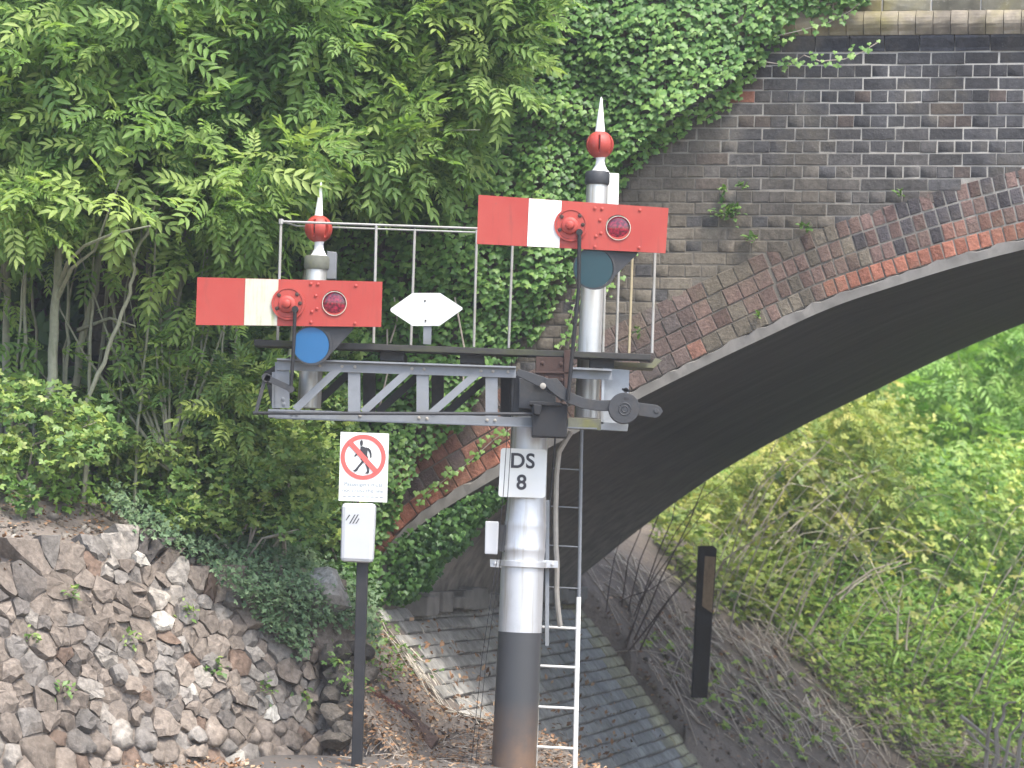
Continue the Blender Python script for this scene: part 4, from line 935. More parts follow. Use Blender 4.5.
# post head casting, rusty box, dark guide box, balance lever
m_ = MB(); rect(m_, [(511.5, 372), (552, 374), (551, 414), (511, 412)], -.20, .4); rect(m_, [(519, 378), (546, 380), (556, 396), (556, 412), (519, 408)], -.30, .1); hd = pb(m_, 'post_head', MT['lever'], bevel=.004)
m_ = MB(); rect(m_, [(536, 356.5), (569, 357.5), (569, 386), (536, 384)], -.32, .3); rect(m_, [(535, 371), (570, 372), (570, 374), (535, 373)], -.33, .01); rivets(m_, [(542.5, 363), (561, 364), (546, 378), (562, 380)], -.321, 2.2)
rect(m_, [(564, 350), (571, 350), (571, 392), (564, 392)], -.33, .02); pb(m_, 'rusty_casing', MT['rust'], bevel=.002)
m_ = MB(); rect(m_, [(532, 402), (567.5, 404), (567, 437.5), (532, 436)], -.38, .24); rect(m_, [(529, 401), (562, 402.5), (562, 406), (529, 405)], -.4, .1); rect(m_, [(533, 404), (542, 405), (540, 415), (534, 414)], -.41, .04); pb(m_, 'guide_box', MT['dark_steel'], bevel=.004)
def strip(pts, w_, dy, th):
    mb = MB(); pts = np.array(pts, float); t = np.gradient(pts, axis=0); t /= np.linalg.norm(t, axis=1, keepdims=True); nn = np.c_[-t[:, 1], t[:, 0]]; w_ = np.array(w_)[:, None] / 2
    a = pts + nn * w_; b = pts - nn * w_; k_ = len(pts); V = [S(x, y, dy) for x, y in a] + [S(x, y, dy) for x, y in b]; V += [v + (0, th, 0) for v in V]
    fs = []
    for i in range(k_ - 1): fs += [(i, i + 1, k_ + i + 1, k_ + i), (2 * k_ + i, 2 * k_ + i + 1, 3 * k_ + i + 1, 3 * k_ + i), (i, i + 1, 2 * k_ + i + 1, 2 * k_ + i), (k_ + i, k_ + i + 1, 3 * k_ + i + 1, 3 * k_ + i)]
    fs += [(0, k_, 3 * k_, 2 * k_), (k_ - 1, 2 * k_ - 1, 4 * k_ - 1, 3 * k_ - 1)]; mb.add(V, fs); return mb
m_ = strip([(517, 372), (530, 377), (542, 382), (549, 385)], [7, 9, 11, 12], -.40, .025)
m_2 = strip([(545, 381), (553, 384), (560, 391), (570, 398), (583, 403), (597, 405.5), (612, 405.5)], [5, 14, 12, 11, 10.5, 10.5, 11], -.425, .03)
lv_ = MB(); lv_.add(m_.v, m_.f); lv_.add(m_2.v, m_2.f); rect(lv_, [(620, 400), (657, 405), (661, 407.5), (663, 411.5), (660, 416), (656, 418), (620, 413)], -.42, .03)
rect(lv_, [(546, 381), (556, 382), (565, 396), (562, 402), (556, 396), (548, 393)], -.39, .03)
disc(lv_, 656.5, 411, 2.6, -.425, .01); lv = pb(lv_, 'balance_lever', MT['lever'], bevel=.0025)
m_ = MB(); disc(m_, 624.2, 408, 15.6, -.46, .10, n_=36); 
for rr in (6, 3): annulus(m_, 624.8, 409, rr - .5, rr + .5, -.464, .006)
pb(m_, 'balance_weight', MT['lever'], lv, bevel=.004)
m_ = MB(); rect(m_, [(624, 397), (629, 397.5), (629, 400), (624, 399.6)], -.4615, .002); pb(m_, 'weight_slot', MT['black'], lv)
m_ = MB(); c = S(543, 386, -.405); m_.tube([c, c + (0, -.02, 0), c + (0, -.024, 0)], [3.2 / K, 3 / K, 1.5 / K], 12); pb(m_, 'pivot_bolt', MT['cable'], lv)
m_ = MB(); disc(m_, 626, 390, 2.4, -.4, .03); bar(m_, 622, 389, 630, 391, 2, -.4, .02); pb(m_, 'grease_nipple', MT['dark_steel'], lv)

# ladder behind the post
lad = thing('access_ladder', 'narrow steel ladder behind the post with its lower end painted white', 'ladder', tuple(S(557, 768, .32)))
LO = S(557, 768, .32)
LD = .26
def pl(x1, y1, x2, y2, w_, mat, name, dy=LD):
    m_ = MB(); m_.tube([S(x1, y1, dy), S(x2, y2, dy)], w_ / 2 / K, 8); return m_.build(name, mat, lad, LO)
pl(574.8, 770, 578.6, 597, 5, MT['white'], 'stile'); pl(578.9, 598, 581.6, 428, 3.8, MT['grey_steel'], 'stile')
pl(536.2, 770, 540.4, 628, 1.8, MT['stanchion'], 'stile'); pl(540.4, 628, 556, 428, 1.8, MT['lever'], 'stile')
for y, xl, xr, mt in ((747.5, 536.8, 574.6, 'w'), (707.5, 538, 575.5, 'w'), (666.5, 539.6, 576.5, 'w'), (627.5, 541, 577.4, 'w'), (587.5, 545, 578, 'g'), (546, 548, 579, 'g'), (507, 551, 580, 'g'), (469, 553, 580.6, 'g')):
    pl(xl, y - .8, xr, y + 1, 2.6 if mt == 'w' else 1.5, MT['white'] if mt == 'w' else MT['grey_steel'], 'rung')

# ------------------------------------------------------------------ warning sign on black post
YB = 17.0; KB = F / YB
def Q(x, y, dy=0.): return P(x, y, YB + dy)
OB = Q(357, 770); OB[2] = 0
sp = thing('warning_post', 'black steel post carrying a no pedestrians sign and a white phone box', 'sign post', tuple(OB))
def pq(mb, name, mat, parent=None, bevel=0.): return mb.build(name, mat, parent if parent is not None else sp, OB, bevel)
def rq_(mb, pts, dy, th, m=0): mb.slab([Q(x, y, dy) for x, y in pts], (0, th, 0), m)
m_ = MB(); rq_(m_, [(356.8, 556), (368.2, 556), (361.8, 770), (351, 770)], -.035, .07); pq(m_, 'post', MT['black'], bevel=.004)
m_ = MB(); rq_(m_, [(340.6, 431.8), (389, 433.6), (387, 502.4), (338.6, 500.6)], -.05, .006); bd = pq(m_, 'sign_board', MT['plate'])
m_ = MB(); nA = 48; cx_, cy_ = 363.2, 457.2
def rr_(r_, dy): return [Q(cx_ + r_ * math.cos(2 * math.pi * i / nA), cy_ + r_ * 1.0 * math.sin(2 * math.pi * i / nA), dy) for i in range(nA)]
a = rr_(22.6, -.0525); b = rr_(18.3, -.0525); m_.add(a + b, [(i, (i + 1) % nA, nA + (i + 1) % nA, nA + i) for i in range(nA)])
L2 = 19.4; d45 = R(48); ex, ey = math.cos(d45), math.sin(d45); wv = 2.5
m_.add([Q(cx_ + sx * L2 * ex + sw_ * wv * ey, cy_ + sx * L2 * ey - sw_ * wv * ex, -.0545) for sx, sw_ in ((-1, -1), (-1, 1), (1, 1), (1, -1))], [(0, 1, 2, 3)])
pq(m_, 'prohibition_ring', MT['pinkred'], bd)
m_ = MB()
def zz(x, y): return (335 + x / 9.6, 428 + y / 9.6)
def blob(pts): m_.add([Q(*zz(x, y), -.0535 - .00005 * len(m_.f)) for x, y in pts], [tuple(range(len(pts)))])
blob([(240, 130), (250, 116), (264, 118), (270, 134), (268, 158), (262, 172), (248, 172), (240, 152)])
blob([(246, 178), (270, 176), (300, 190), (312, 215), (310, 260), (320, 290), (262, 318), (244, 300), (258, 250), (240, 215)])
blob([(296, 184), (325, 192), (345, 214), (352, 250), (352, 286), (338, 284), (334, 245), (322, 220), (300, 212)])
blob([(246, 220), (254, 244), (215, 256), (196, 274), (180, 272), (200, 248), (228, 236)])
blob([(262, 312), (284, 320), (262, 345), (232, 378), (212, 412), (190, 420), (168, 408), (192, 398), (216, 366)])
blob([(290, 320), (314, 340), (324, 380), (330, 424), (318, 438), (284, 436), (304, 420), (308, 392), (292, 350)])
pq(m_, 'walking_figure', MT['ink'], bd)
MT['greyink'] = plain('grey_blue_lettering', (.20, .24, .28), .5, var=.0, dirt_amt=0, bumps=0)
text_mesh('Passengers must', 5.6, 363.4, 484.4, 0, MT['greyink'], 'text', bd, OB, 1, 0, 1.02, Yb=YB - .0525)
text_mesh('not cross the line', 5.6, 362.8, 490.6, 0, MT['greyink'], 'text', bd, OB, 1, 0, 1.02, Yb=YB - .0525)
m_ = MB()
for i in range(9):
    x_ = 343 + i * 4.6; rq_(m_, [(x_, 495.6 + i * .15), (x_ + 3.2, 495.6 + i * .15), (x_ + 3.2, 496.3 + i * .15), (x_, 496.3 + i * .15)], -.0525, .002)
pq(m_, 'small_print', MT['greyink'], bd)
m_ = MB(); rq_(m_, [(341.6, 503), (375.8, 503.4), (372.8, 563), (340.2, 561.6)], -.09, .14); ph = pq(m_, 'phone_box', MT['plate'], bevel=.022); ph.data.materials[0] = MT['boxgrey']
m_ = MB()
for i in range(4):
    bx_ = 346 + i * 3.1; y0_ = 523.5; rq_(m_, [(bx_, y0_), (bx_ + 1.2, y0_), (bx_ + 6.6, y0_ - 9), (bx_ + 5.4, y0_ - 9)] if 0 < i < 3 else ([(bx_, y0_ - 4), (bx_ + 3.2, y0_ - 9), (bx_ + 4.2, y0_ - 8.4), (bx_, y0_ - 2.6)] if i == 0 else [(bx_ + 0, y0_), (bx_ + 1.2, y0_), (bx_ + 4, y0_ - 4.5), (bx_ + 3.6, y0_ - 5.5)]), -.092, .002)
pq(m_, 'speaker_slot', MT['ink'], ph)

# ------------------------------------------------------------------ old timber post on the far bank
YP = 25.4; KP = F / YP; o_ = P(699.5, 694, YP)
tp = thing('timber_post', 'short old timber post on the earth bank, pale on its upper right face', 'post', tuple(o_))
def Tq(x, y, dy=0): return P(x, y, YP + dy)
m_ = MB(); m_.slab([Tq(692, 698), (Tq(707.5, 698)), Tq(717, 549), Tq(713, 545.5), Tq(699, 545.8)], (0, .16, 0)); m_.build('shaft', MT['oldwood'], tp, o_, .006)
m_ = MB(); m_.slab([Tq(705, 556, -.006), Tq(715.6, 557, -.006), Tq(712, 613, -.006), Tq(702, 606, -.006)], (0, .004, 0)); m_.build('bare_face', MT['barewood'], tp, o_)

# kerb line at the foot of the picture
m_ = MB(); a = P(345, 757, 17.45); b = P(640, 770, 17.25); a[2] = b[2] = .012
m_.slab([a + (-.55, -.35, 0), a + (-.45, 0, .02), a + (0, .02, .02), b + (0, .02, 0), b + (0, -1.2, -.02), a + (-.55, -1.2, -.02)], (0, 0, -.12)); tag(m_.build('path', MT['asphalt']), kind='structure')

# ================================================================== vegetation
def sample_poly(poly, n):
    A = np.array(poly, float); lo, hi = A.min(0), A.max(0); out = np.zeros((0, 2))
    while len(out) < n:
        q = rng.uniform(lo, hi, size=(n * 2, 2)); out = np.vstack([out, q[inpoly(q[:, 0], q[:, 1], poly)]])
    return out[:n]
def Pv(xy, Y):
    xy = np.asarray(xy, float); d = fw + rt * ((xy[:, :1] - 512) / F) - up * ((xy[:, 1:2] - 384) / F)
    return EYE + d * (np.asarray(Y)[:, None] / d[:, 1:2])
def ground_hit(xy, y0=15.2, y1=60):
    d = Pv(xy, np.ones(len(xy))) - EYE; Ys = np.concatenate([np.arange(y0, 24, .04), np.arange(24, y1, .15)]); res = np.full(len(xy), np.nan)
    for Yv in Ys:
        q = EYE + d * Yv; h = (q[:, 2] < G(q[:, 0], q[:, 1])) & np.isnan(res); res[h] = Yv
    ok = ~np.isnan(res); q = EYE + d[ok] * res[ok][:, None]; return q
def leafcloud(name, T, C, rad, per, size, mat, parent, origin=(0, 0, 0), flat=.75, nrm=(0, -.6, .8), nj=.55, out=1., droop=-.1, tint=.45, tj=.2, cj=.15, sj=.2):
    """clumps of leaves: C centres, rad radii"""
    C = np.repeat(C, per, 0); r_ = np.repeat(rad, per); ct = np.repeat(rng.normal(size=len(rad)) * cj, per); u_ = unit(len(C)); rr = rng.uniform(.25, 1, len(C)) ** .6
    pos = C + u_ * (r_ * rr)[:, None] * np.array([1, 1, flat]); d = u_ * out + unit(len(C)) * .7 + np.array([0, 0, droop]); nn = np.array(nrm) + unit(len(C)) * nj
    return scatter(name, T, pos, frames(d, nn), size * (1 + rng.normal(size=len(C)) * sj).clip(.5, 1.6), tint + ct + rng.normal(size=len(C)) * tj, mat, parent, origin)
def multi_cloud(name, Ts, C, rad, per, size, mat, parent, origin, **k):
    first = None
    part_ = np.array_split(rng.permutation(len(C)), len(Ts)); V = []
    obs = [leafcloud(name, T, C[i], rad[i], per, size, mat, parent, origin, **k) for T, i in zip(Ts, part_) if len(i)]
    me = join_mesh([o.data for o in obs], name, mat)
    for o in obs: bpy.data.objects.remove(o)
    o = link(name, me, parent); return o
def join_mesh(ms, name, mat):
    V = []; Fl = []; Ti = []; k = 0
    for m in ms:
        v = np.empty(len(m.vertices) * 3, np.float32); m.vertices.foreach_get('co', v); l = np.empty(len(m.loops), np.int32); m.loops.foreach_get('vertex_index', l); t = np.empty(len(m.vertices), np.float32); m.attributes['tint'].data.foreach_get('value', t)
        V.append(v.reshape(-1, 3)); Fl.append(l.reshape(-1, 3) + k); Ti.append(t); k += len(m.vertices)
    return fast_mesh(name, np.vstack(V), np.vstack(Fl), mat, np.concatenate(Ti))

# ---- ivy on the wall
ivy = thing('wall_ivy', 'thick glossy ivy covering the left half of the bridge wall', 'ivy', tuple(W0), -TH)
def ivy_sheet(poly, n, cbase, bulge, parent, name, size=.056, tint=.5, mat='ivy_leaf', tj=.17):
    q = sample_poly(poly, n); d = Pv(q, np.ones(n)) - EYE; s = ((W0 - EYE) @ B) / (d @ B); w_ = EYE + d * s[:, None] - W0
    a, z = w_ @ U, w_[:, 2]; bl = vnoise(a, z, .55, 21) * .6 + vnoise(a, z, .2, 22) * .4
    dep = cbase + bulge * bl + rng.uniform(-.035, .035, n); pos = np.c_[a, -np.clip(dep, .012, 9), z]
    gx_ = vnoise(a + .05, z, .2, 22) - vnoise(a - .05, z, .2, 22); gz_ = vnoise(a, z + .05, .2, 22) - vnoise(a, z - .05, .2, 22)
    ang = rng.normal(size=n) * .7; dd = np.c_[np.sin(ang), -.35 - .3 * rng.random(n), -np.cos(ang)]; nn = np.c_[-gx_ * .8, -np.ones(n), .55 - gz_ * .8] + unit(n) * .38
    # template tip is at +Y... its long lobe points along +Y
    return scatter(name, IVY, pos, frames(dd, nn), size * rng.uniform(.62, 1.25, n), tint + (bl - .5) * .35 + rng.normal(size=n) * tj, MT[mat], parent)
o = ivy_sheet(IVY_POLY, 32000, .03, .30, ivy, 'leaves', .043); o['kind'] = 'stuff'
# thinner fringe at the edges and runners over the coping
FR = [(880, -10), (868, 4), (830, 20), (800, 34), (768, 58), (756, 76), (742, 98), (706, 118), (668, 148), (634, 174), (604, 215), (590, 250), (578, 276), (560, 300), (545, 330), (515, 360), (500, 372), (506, 340), (530, 312), (560, 270), (575, 225), (600, 180), (660, 130), (730, 88), (752, 55), (800, 14), (850, -6)]
o = ivy_sheet(FR, 750, .025, .05, ivy, 'fringe_leaves', .040, .55); o['kind'] = 'stuff'
LOW = [(497, 486), (500, 498), (478, 520), (462, 545), (440, 562), (420, 590), (398, 604), (372, 606), (370, 560), (396, 542), (424, 524), (460, 503)]
q = sample_poly(LOW, 2600); d = Pv(q, np.ones(len(q))) - EYE; s = ((W0 - EYE) @ B + .02) / (d @ B); w_ = EYE + d * s[:, None] - W0
pos = np.c_[w_ @ U, -.02 + rng.uniform(-.10, .34, len(q)), w_[:, 2]]
dd = np.c_[rng.normal(size=len(q)) * .4, rng.normal(size=len(q)) * .4, -np.ones(len(q))]; o = scatter('hanging_leaves', IVY, pos, frames(dd, np.array([.3, -1, .4]) + unit(len(q)) * .6), 0.037 * rng.uniform(.6, 1.2, len(q)), .2 + rng.normal(size=len(q)) * .15, MT['ivy_leaf'], ivy); o['kind'] = 'stuff'
runs = [[(750, 62), (790, 66), (806, 58), (822, 64), (846, 62), (862, 56), (880, 45)], [(765, 42), (800, 34), (830, 26), (852, 14), (864, 4)], [(788, 10), (815, 12), (838, 6), (858, -4)], [(736, 92), (718, 112), (700, 122)], [(610, 215), (598, 250), (590, 280), (575, 305), (566, 340), (560, 350)], [(640, 246), (625, 262), (612, 280), (606, 296)],
        [(512, 428), (494, 440), (470, 462), (440, 484), (418, 502)], [(584, 330), (578, 345), (576, 352)]]
PP = []
for rn in runs:
    stm = MB()
    pts3 = [PW(x, y) + [0, -.02 - (.09 if y < 66 and x > 740 else 0), 0] for x, y in rn]; stm.tube(pts3, .0035, 5); stm.build('stem', MT['cane'], ivy)
    L_ = [np.linalg.norm(pts3[i + 1] - pts3[i]) for i in range(len(pts3) - 1)]
    for i, l in enumerate(L_):
        for _ in range(max(1, int(l / (.016 if i < 99 and pts3[0][2] > 2 else .03)))): t = random.random(); PP.append(pts3[i] * (1 - t) + pts3[i + 1] * t + [random.gauss(0, .022), -.015 - random.random() * .02, random.gauss(0, .028)])
PP = np.array(PP); dd = np.c_[rng.normal(size=len(PP)) * .6, -.3 * np.ones(len(PP)), -np.ones(len(PP))]
o = scatter('runner_leaves', IVY, PP, frames(dd, np.array([0, -1, .5]) + unit(len(PP)) * .35), .036 * rng.uniform(.5, 1.2, len(PP)), .68 + rng.normal(size=len(PP)) * .12, MT['ivy_leaf'], ivy); o['kind'] = 'stuff'
for x0, y0, x1, y1 in ((395, 330, 385, 420), (398, 345, 402, 300), (300, 470, 345, 560), (462, 300, 470, 400)):
    s2 = MB(); s2.tube([PW(x0, y0) + [0, -.2, 0], PW((x0 + x1) / 2 + 6, (y0 + y1) / 2) + [0, -.22, 0], PW(x1, y1) + [0, -.2, 0]], .006, 6); s2.build('stem', MT['cane'], ivy)
# small wall ferns growing from the joints
for i, (x, y, r_, n_) in enumerate(((729, 212, 13, 70), (752, 238, 6, 28), (724, 190, 4, 14), (744, 187, 5, 16), (806, 227, 5, 18), (901, 195, 4, 14), (758, 316, 4, 10), (640, 330, 4, 10))):
    c = PW(x, y); o_ = LW(c[None])[0]
    lab = ['largest green fern tuft growing out of the brick joints', 'small fern tuft just below the largest one on the bricks', 'tiny weed above the largest fern, left one', 'tiny weed above the largest fern, right one', 'weed rooted on the arch back above the dark bricks', 'tiny weed on top of the red arch rings at right', 'tiny weed among the middle arch bricks', 'tiny weed on the arch bricks right of the railings'][i]
    wf = thing('wall_fern', lab, 'fern', tuple(o_), -TH, 'weeds in the brick joints')
    pos = np.c_[rng.normal(size=n_) * r_ / 150 * .5, -rng.uniform(.0, .05, n_), rng.normal(size=n_) * r_ / 150 * .3]; pos[:, 1] -= .01
    dd = np.c_[pos[:, 0] * 8 + rng.normal(size=n_) * .5, -.6 * np.ones(n_), rng.normal(size=n_) * .5 + .1]
    scatter('leaves', QUAD, pos, frames(dd, np.array([0, -.5, 1]) + unit(n_) * .4), .045 * rng.uniform(.6, 1.3, n_), .3 + rng.normal(size=n_) * .15, MT['shrub_leaf'], wf)

# ---- ash trees at the left
ASH = [(-70, -90), (545, -90), (520, 15), (505, 66), (480, 100), (474, 135), (440, 158), (402, 190), (352, 178), (318, 176), (290, 214), (262, 236), (215, 246), (150, 226), (100, 214), (50, 232), (-70, 245)]
cl = []
while len(cl) < 500:
    q = sample_poly(ASH, 1)[0]
    cl.append(q)
cl = np.array(cl); Yc = np.where(cl[:, 0] > 330, rng.uniform(18.1, 18.85, len(cl)), rng.uniform(17.5, 19.8, len(cl))); Yc = np.where(cl[:, 0] < 250, rng.uniform(17.2, 20.0, len(cl)), Yc)
# each sapling: stem points (px) , width px, depth, x range of its crown
TREES = [([(8, 480), (6, 330), (10, 200), (24, 60), (30, -40)], 9, 18.4, (-70, 30), 'leftmost pale ash stem at the picture edge', None),
         ([(42, 500), (48, 420), (54, 330), (58, 270), (60, 215), (74, 90), (84, -20)], 12, 17.9, (30, 85), 'greenish forked ash stem rising in front of the others', [[(58, 290), (68, 262), (84, 246), (112, 234), (150, 226)], [(57, 300), (72, 268), (95, 250), (120, 180)]]),
         ([(34, 440), (36, 330), (30, 250), (40, 120)], 4.5, 18.7, None, 'thinnest straight ash sapling near the left edge', None),
         ([(70, 440), (80, 350), (95, 290), (104, 225), (120, 60), (130, -30)], 10, 18.3, (85, 140), 'ash stem leaning right behind the forked one', [[(78, 330), (110, 318), (135, 326)]]),
         ([(92, 440), (104, 340), (110, 250), (118, 150)], 6, 18.8, None, 'shaded grey ash stem behind the leaning one', None),
         ([(88, 400), (108, 350), (128, 300), (135, 270), (134, 256), (150, 226), (170, 130), (176, 0)], 5, 17.8, (140, 190), 'kinked slim ash sapling in front of the thick trunk', [[(134, 262), (128, 240), (126, 200)]]),
         ([(146, 380), (162, 335), (176, 290), (188, 235), (205, 120), (215, -20)], 19, 18.9, (190, 260), 'thickest mossy ash trunk left of the left red arm', [[(188, 235), (235, 130), (250, 40)], [(200, 150), (300, 60)]]),
         ([(205, 420), (215, 330), (232, 255), (244, 214), (270, 120), (300, 20)], 8, 18.7, (260, 340), 'dark ash stem just above the left red arm', [[(238, 232), (262, 230), (285, 240)], [(262, 150), (330, 90), (380, 60)]]),
         ([(140, 400), (146, 320), (150, 240), (156, 100)], 9, 19.2, None, 'straight shaded ash stem beside the thick trunk', None),
         ([(18, 470), (22, 360), (26, 280), (22, 190)], 6, 18.0, None, 'straight pale ash stem between the edge one and the forked one', None),
         ([(62, 420), (66, 350), (70, 300), (80, 240)], 4, 18.5, None, 'slim ash stem just right of the forked one', None),
         ([(112, 420), (116, 340), (112, 280), (108, 220)], 5, 18.5, None, 'pale upright ash stem left of the kinked one', None),
         ([(124, 430), (140, 360), (158, 310), (168, 240)], 4, 18.4, None, 'slim ash stem right of the kinked one', None),
         ([(2, 440), (-4, 330), (4, 240)], 7, 18.9, None, 'grey ash stem cut by the left picture edge', None),
         ([(84, 440), (90, 380), (84, 310), (88, 240)], 4, 18.9, None, 'thin grey ash stem in the shade between the leaning ones', None),
         ([(66, 440), (67, 360), (69, 290), (69, 215)], 5, 18.23, None, 'slim pale ash pole right of the forked stem low down', None),
         ([(88, 440), (90, 360), (93, 290), (95, 215)], 5, 18.18, None, 'slim ash pole crossing behind the leaning stem', None),
         ([(118, 440), (122, 360), (127, 290), (132, 215)], 3.5, 18.26, None, 'thin ash pole midway between the leaning and kinked stems', None),
         ([(138, 440), (145, 360), (151, 290), (160, 215)], 4, 18.06, None, 'thin ash pole behind the kinked stem', None),
         ([(152, 440), (153, 360), (155, 290), (155, 215)], 3.5, 18.5, None, 'pale ash pole left of the thick mossy trunk', None),
         ([(172, 440), (175, 360), (179, 290), (183, 215)], 5, 18.4, None, 'slender ash pole in front of the thick mossy trunk', None),
         ([(198, 440), (201, 360), (205, 290), (209, 215)], 4, 18.28, None, 'slender ash pole right of the thick mossy trunk', None),
         ([(222, 440), (222, 360), (224, 290), (222, 215)], 3.5, 18.28, None, 'ash pole just left of the red arm end', None),
         ([(232, 440), (236, 360), (240, 290), (244, 215)], 4, 18.34, None, 'ash pole nearest the end of the left red arm', None),
         ([(12, 440), (17, 360), (22, 290), (29, 215)], 3.5, 18.0, None, 'second ash pole from the left picture edge', None),
         ([(280, 400), (300, 300), (330, 180), (400, 90), (470, 60), (520, 40)], 7, 18.6, (340, 590), 'ash tree reaching right across the ivy', [[(360, 140), (420, 130), (480, 130)], [(380, 110), (420, 20), (450, -30)]])]
for pts_, wpx, Yt, xr, lab, br in TREES:
    pw = [P(x, y, Yt + (random.random() - .5) * .1) for x, y in pts_]; b0 = pw[0].copy(); b0[2] = float(G(b0[0], b0[1])) - .08
    if b0[2] < pw[0][2]: pw = [b0] + pw
    else: pw[0] = b0 if b0[2] < pw[1][2] else pw[0]
    kk = F / Yt; tr = thing('ash_tree', lab, 'ash tree', tuple(b0), 0, 'ash trees on the bank'); r0 = wpx / 2 / kk
    m_ = MB(); fine = []
    for i in range(len(pw) - 1):
        for t in (0, .25, .5, .75): fine.append(pw[i] * (1 - t) + pw[i + 1] * t + np.array([random.gauss(0, .006), random.gauss(0, .006), 0]))
    fine.append(pw[-1]); m_.tube(fine, list(np.linspace(r0, r0 * .4, len(fine))), 9); tk = m_.build('trunk', MT['bark'], tr, b0)
    for b_ in (br or []):
        m_ = MB(); qv = [P(x, y, Yt - .25 * i) for i, (x, y) in enumerate(b_)]; m_.tube(qv, list(np.linspace(r0 * .42, r0 * .14, len(qv))), 6); m_.build('limb', MT['bark'], tr, b0)
    sel = (cl[:, 0] >= xr[0]) & (cl[:, 0] < xr[1]) if xr else None
    if xr:
        C = Pv(cl[sel], Yc[sel])
        o = multi_cloud('crown', COMP, C, rng.uniform(.10, .24, len(C)), 26, .205, MT['ash_leaf'], tr, b0, flat=.7, sj=.36, nrm=(.15, -.6, .85), nj=.5, tint=.55, tj=.17, cj=.22, droop=-.05)
        # twigs that carry the clumps
        m_ = MB(); axis_ = np.array(fine)
        for c in C[::3]:
            j = np.argmin(np.linalg.norm(axis_ - c - [0, 0, -.3], axis=1)); s_ = axis_[j]; m_.tube([s_, (s_ + c) / 2 + [0, 0, .06], c], [.007, .005, .003], 4)
        m_.build('twigs', MT['bark'], tr, b0)
# the light sprays that hang below the main crowns
spr = thing('ash_sapling', 'low leafy ash sapling with bright hanging sprays beside the left red arm', 'ash tree', tuple(P(170, 470, 18.1)), 0)
o0 = P(170, 470, 18.1)
SP = np.array([(150, 272), (180, 262), (205, 252), (232, 240), (252, 232), (270, 226), (222, 268), (190, 300), (160, 300), (205, 320), (170, 330), (145, 345), (130, 300), (240, 262), (185, 345), (60, 262), (28, 250), (20, 300), (100, 262), (120, 250), (15, 345), (50, 355), (75, 240)])
multi_cloud('crown', COMP, Pv(SP, rng.uniform(17.9, 18.4, len(SP))), np.full(len(SP), .07), 7, .20, MT['ash_leaf'], spr, o0, flat=.5, nrm=(.2, -.5, .9), nj=.35, tint=.68, tj=.12, cj=.12, droop=-.15)
m_ = MB()
for i in range(0, len(SP), 2): m_.tube([o0, (o0 * .4 + P(*SP[i], 18.15) * .6) + [0, 0, -.1], P(*SP[i], 18.15)], [.012, .007, .003], 5)
m_.build('trunk', MT['bark'], spr, o0)

# ---- weeds in the stone wall
for i, (x, y) in enumerate(((70, 596), (128, 640), (182, 612), (214, 668), (60, 690), (262, 690), (300, 700), (30, 640))):
    lab = ['uppermost weed tuft in the stone wall below the bare soil', 'weed tuft in the middle of the stone wall', 'weed tuft between stones left of the creeping cover', 'weed tuft under the tip of the creeping cover', 'weed tuft low at the left of the stone wall', 'weed tuft low in the wall near the pale stones', 'weed tuft in the dark end of the stone wall', 'weed tuft nearest the left picture edge in the wall'][i]
    dray = Pv(np.array([[x, y]]), np.ones(1))[0] - EYE; w3 = np.array([WA[0], WA[1], 0.]); tt = ((w3 - EYE) @ N3) / (dray @ N3); p_ = EYE + dray * tt + N3 * .03
    wt = thing('wall_weed', lab, 'weed', tuple(p_), 0, 'weeds in the stone wall'); n_ = 22; q_ = p_ + rng.normal(size=(n_, 3)) * [.035, .02, .03]
    scatter('leaves', QUAD, q_, frames(unit(n_) + [.3, -.5, .2], np.array([.3, -.5, .8]) + unit(n_) * .4), .045 * rng.uniform(.5, 1.3, n_), .45 + rng.normal(size=n_) * .2, MT['shrub_leaf'], wt, p_)
# ---- shrubs
def shrub(name, label, cat, poly, Y0, Y1, ncl, per, size, mat, T, rad=(.07, .16), tint=.45, base=None, group=None, stems=5, **k):
    q = sample_poly(poly, ncl); C = Pv(q, rng.uniform(Y0, Y1, ncl)); m0 = C.mean(0); b0 = np.array([m0[0], m0[1], float(G(m0[0], m0[1])) - .03])
    t_ = thing(name, label, cat, tuple(b0), 0, group)
    (multi_cloud('leaves', T, C, rng.uniform(*rad, ncl), per, size, MT[mat], t_, b0, tint=tint, **k) if isinstance(T, list) else leafcloud('leaves', T, C, rng.uniform(*rad, ncl), per, size, MT[mat], t_, b0, tint=tint, **k))
    for i in range(stems):
        m_ = MB(); c = C[i * 3 % ncl]; m_.tube([b0 + [random.gauss(0, .1), random.gauss(0, .05), 0], (b0 + c) / 2 + [random.gauss(0, .05), 0, .08], c], [.010, .007, .003], 5); m_.build('stem', MT['cane'], t_, b0)
    return t_
shrub('elder_shrub', 'broad leaved green shrub below and left of the left red arm', 'shrub', [(105, 382), (140, 350), (190, 336), (236, 348), (262, 392), (245, 432), (160, 450), (100, 430)], 18.0, 18.7, 60, 16, .17, 'shrub_leaf', COMP, tint=.58, nrm=(.1, -.5, .9))
shrub('bramble_bush', 'dark bramble with yellowing leaves above the end of the stone wall', 'bramble', [(120, 440), (250, 410), (335, 430), (345, 490), (335, 545), (250, 530), (190, 520), (110, 490)], 17.9, 18.7, 130, 60, .050, 'shrub_leaf', TRI, tint=.58, cj=.22, tj=.2, nrm=(.1, -.6, .8), stems=9)
shrub('leafy_shrub', 'leafy shrub at the left edge on top of the bare soil', 'shrub', [(-60, 375), (40, 385), (100, 410), (105, 450), (50, 470), (48, 520), (30, 545), (-60, 520)], 17.1, 17.9, 100, 48, .056, 'shrub_leaf', TRI, tint=.55, nrm=(.1, -.5, .9), cj=.2)
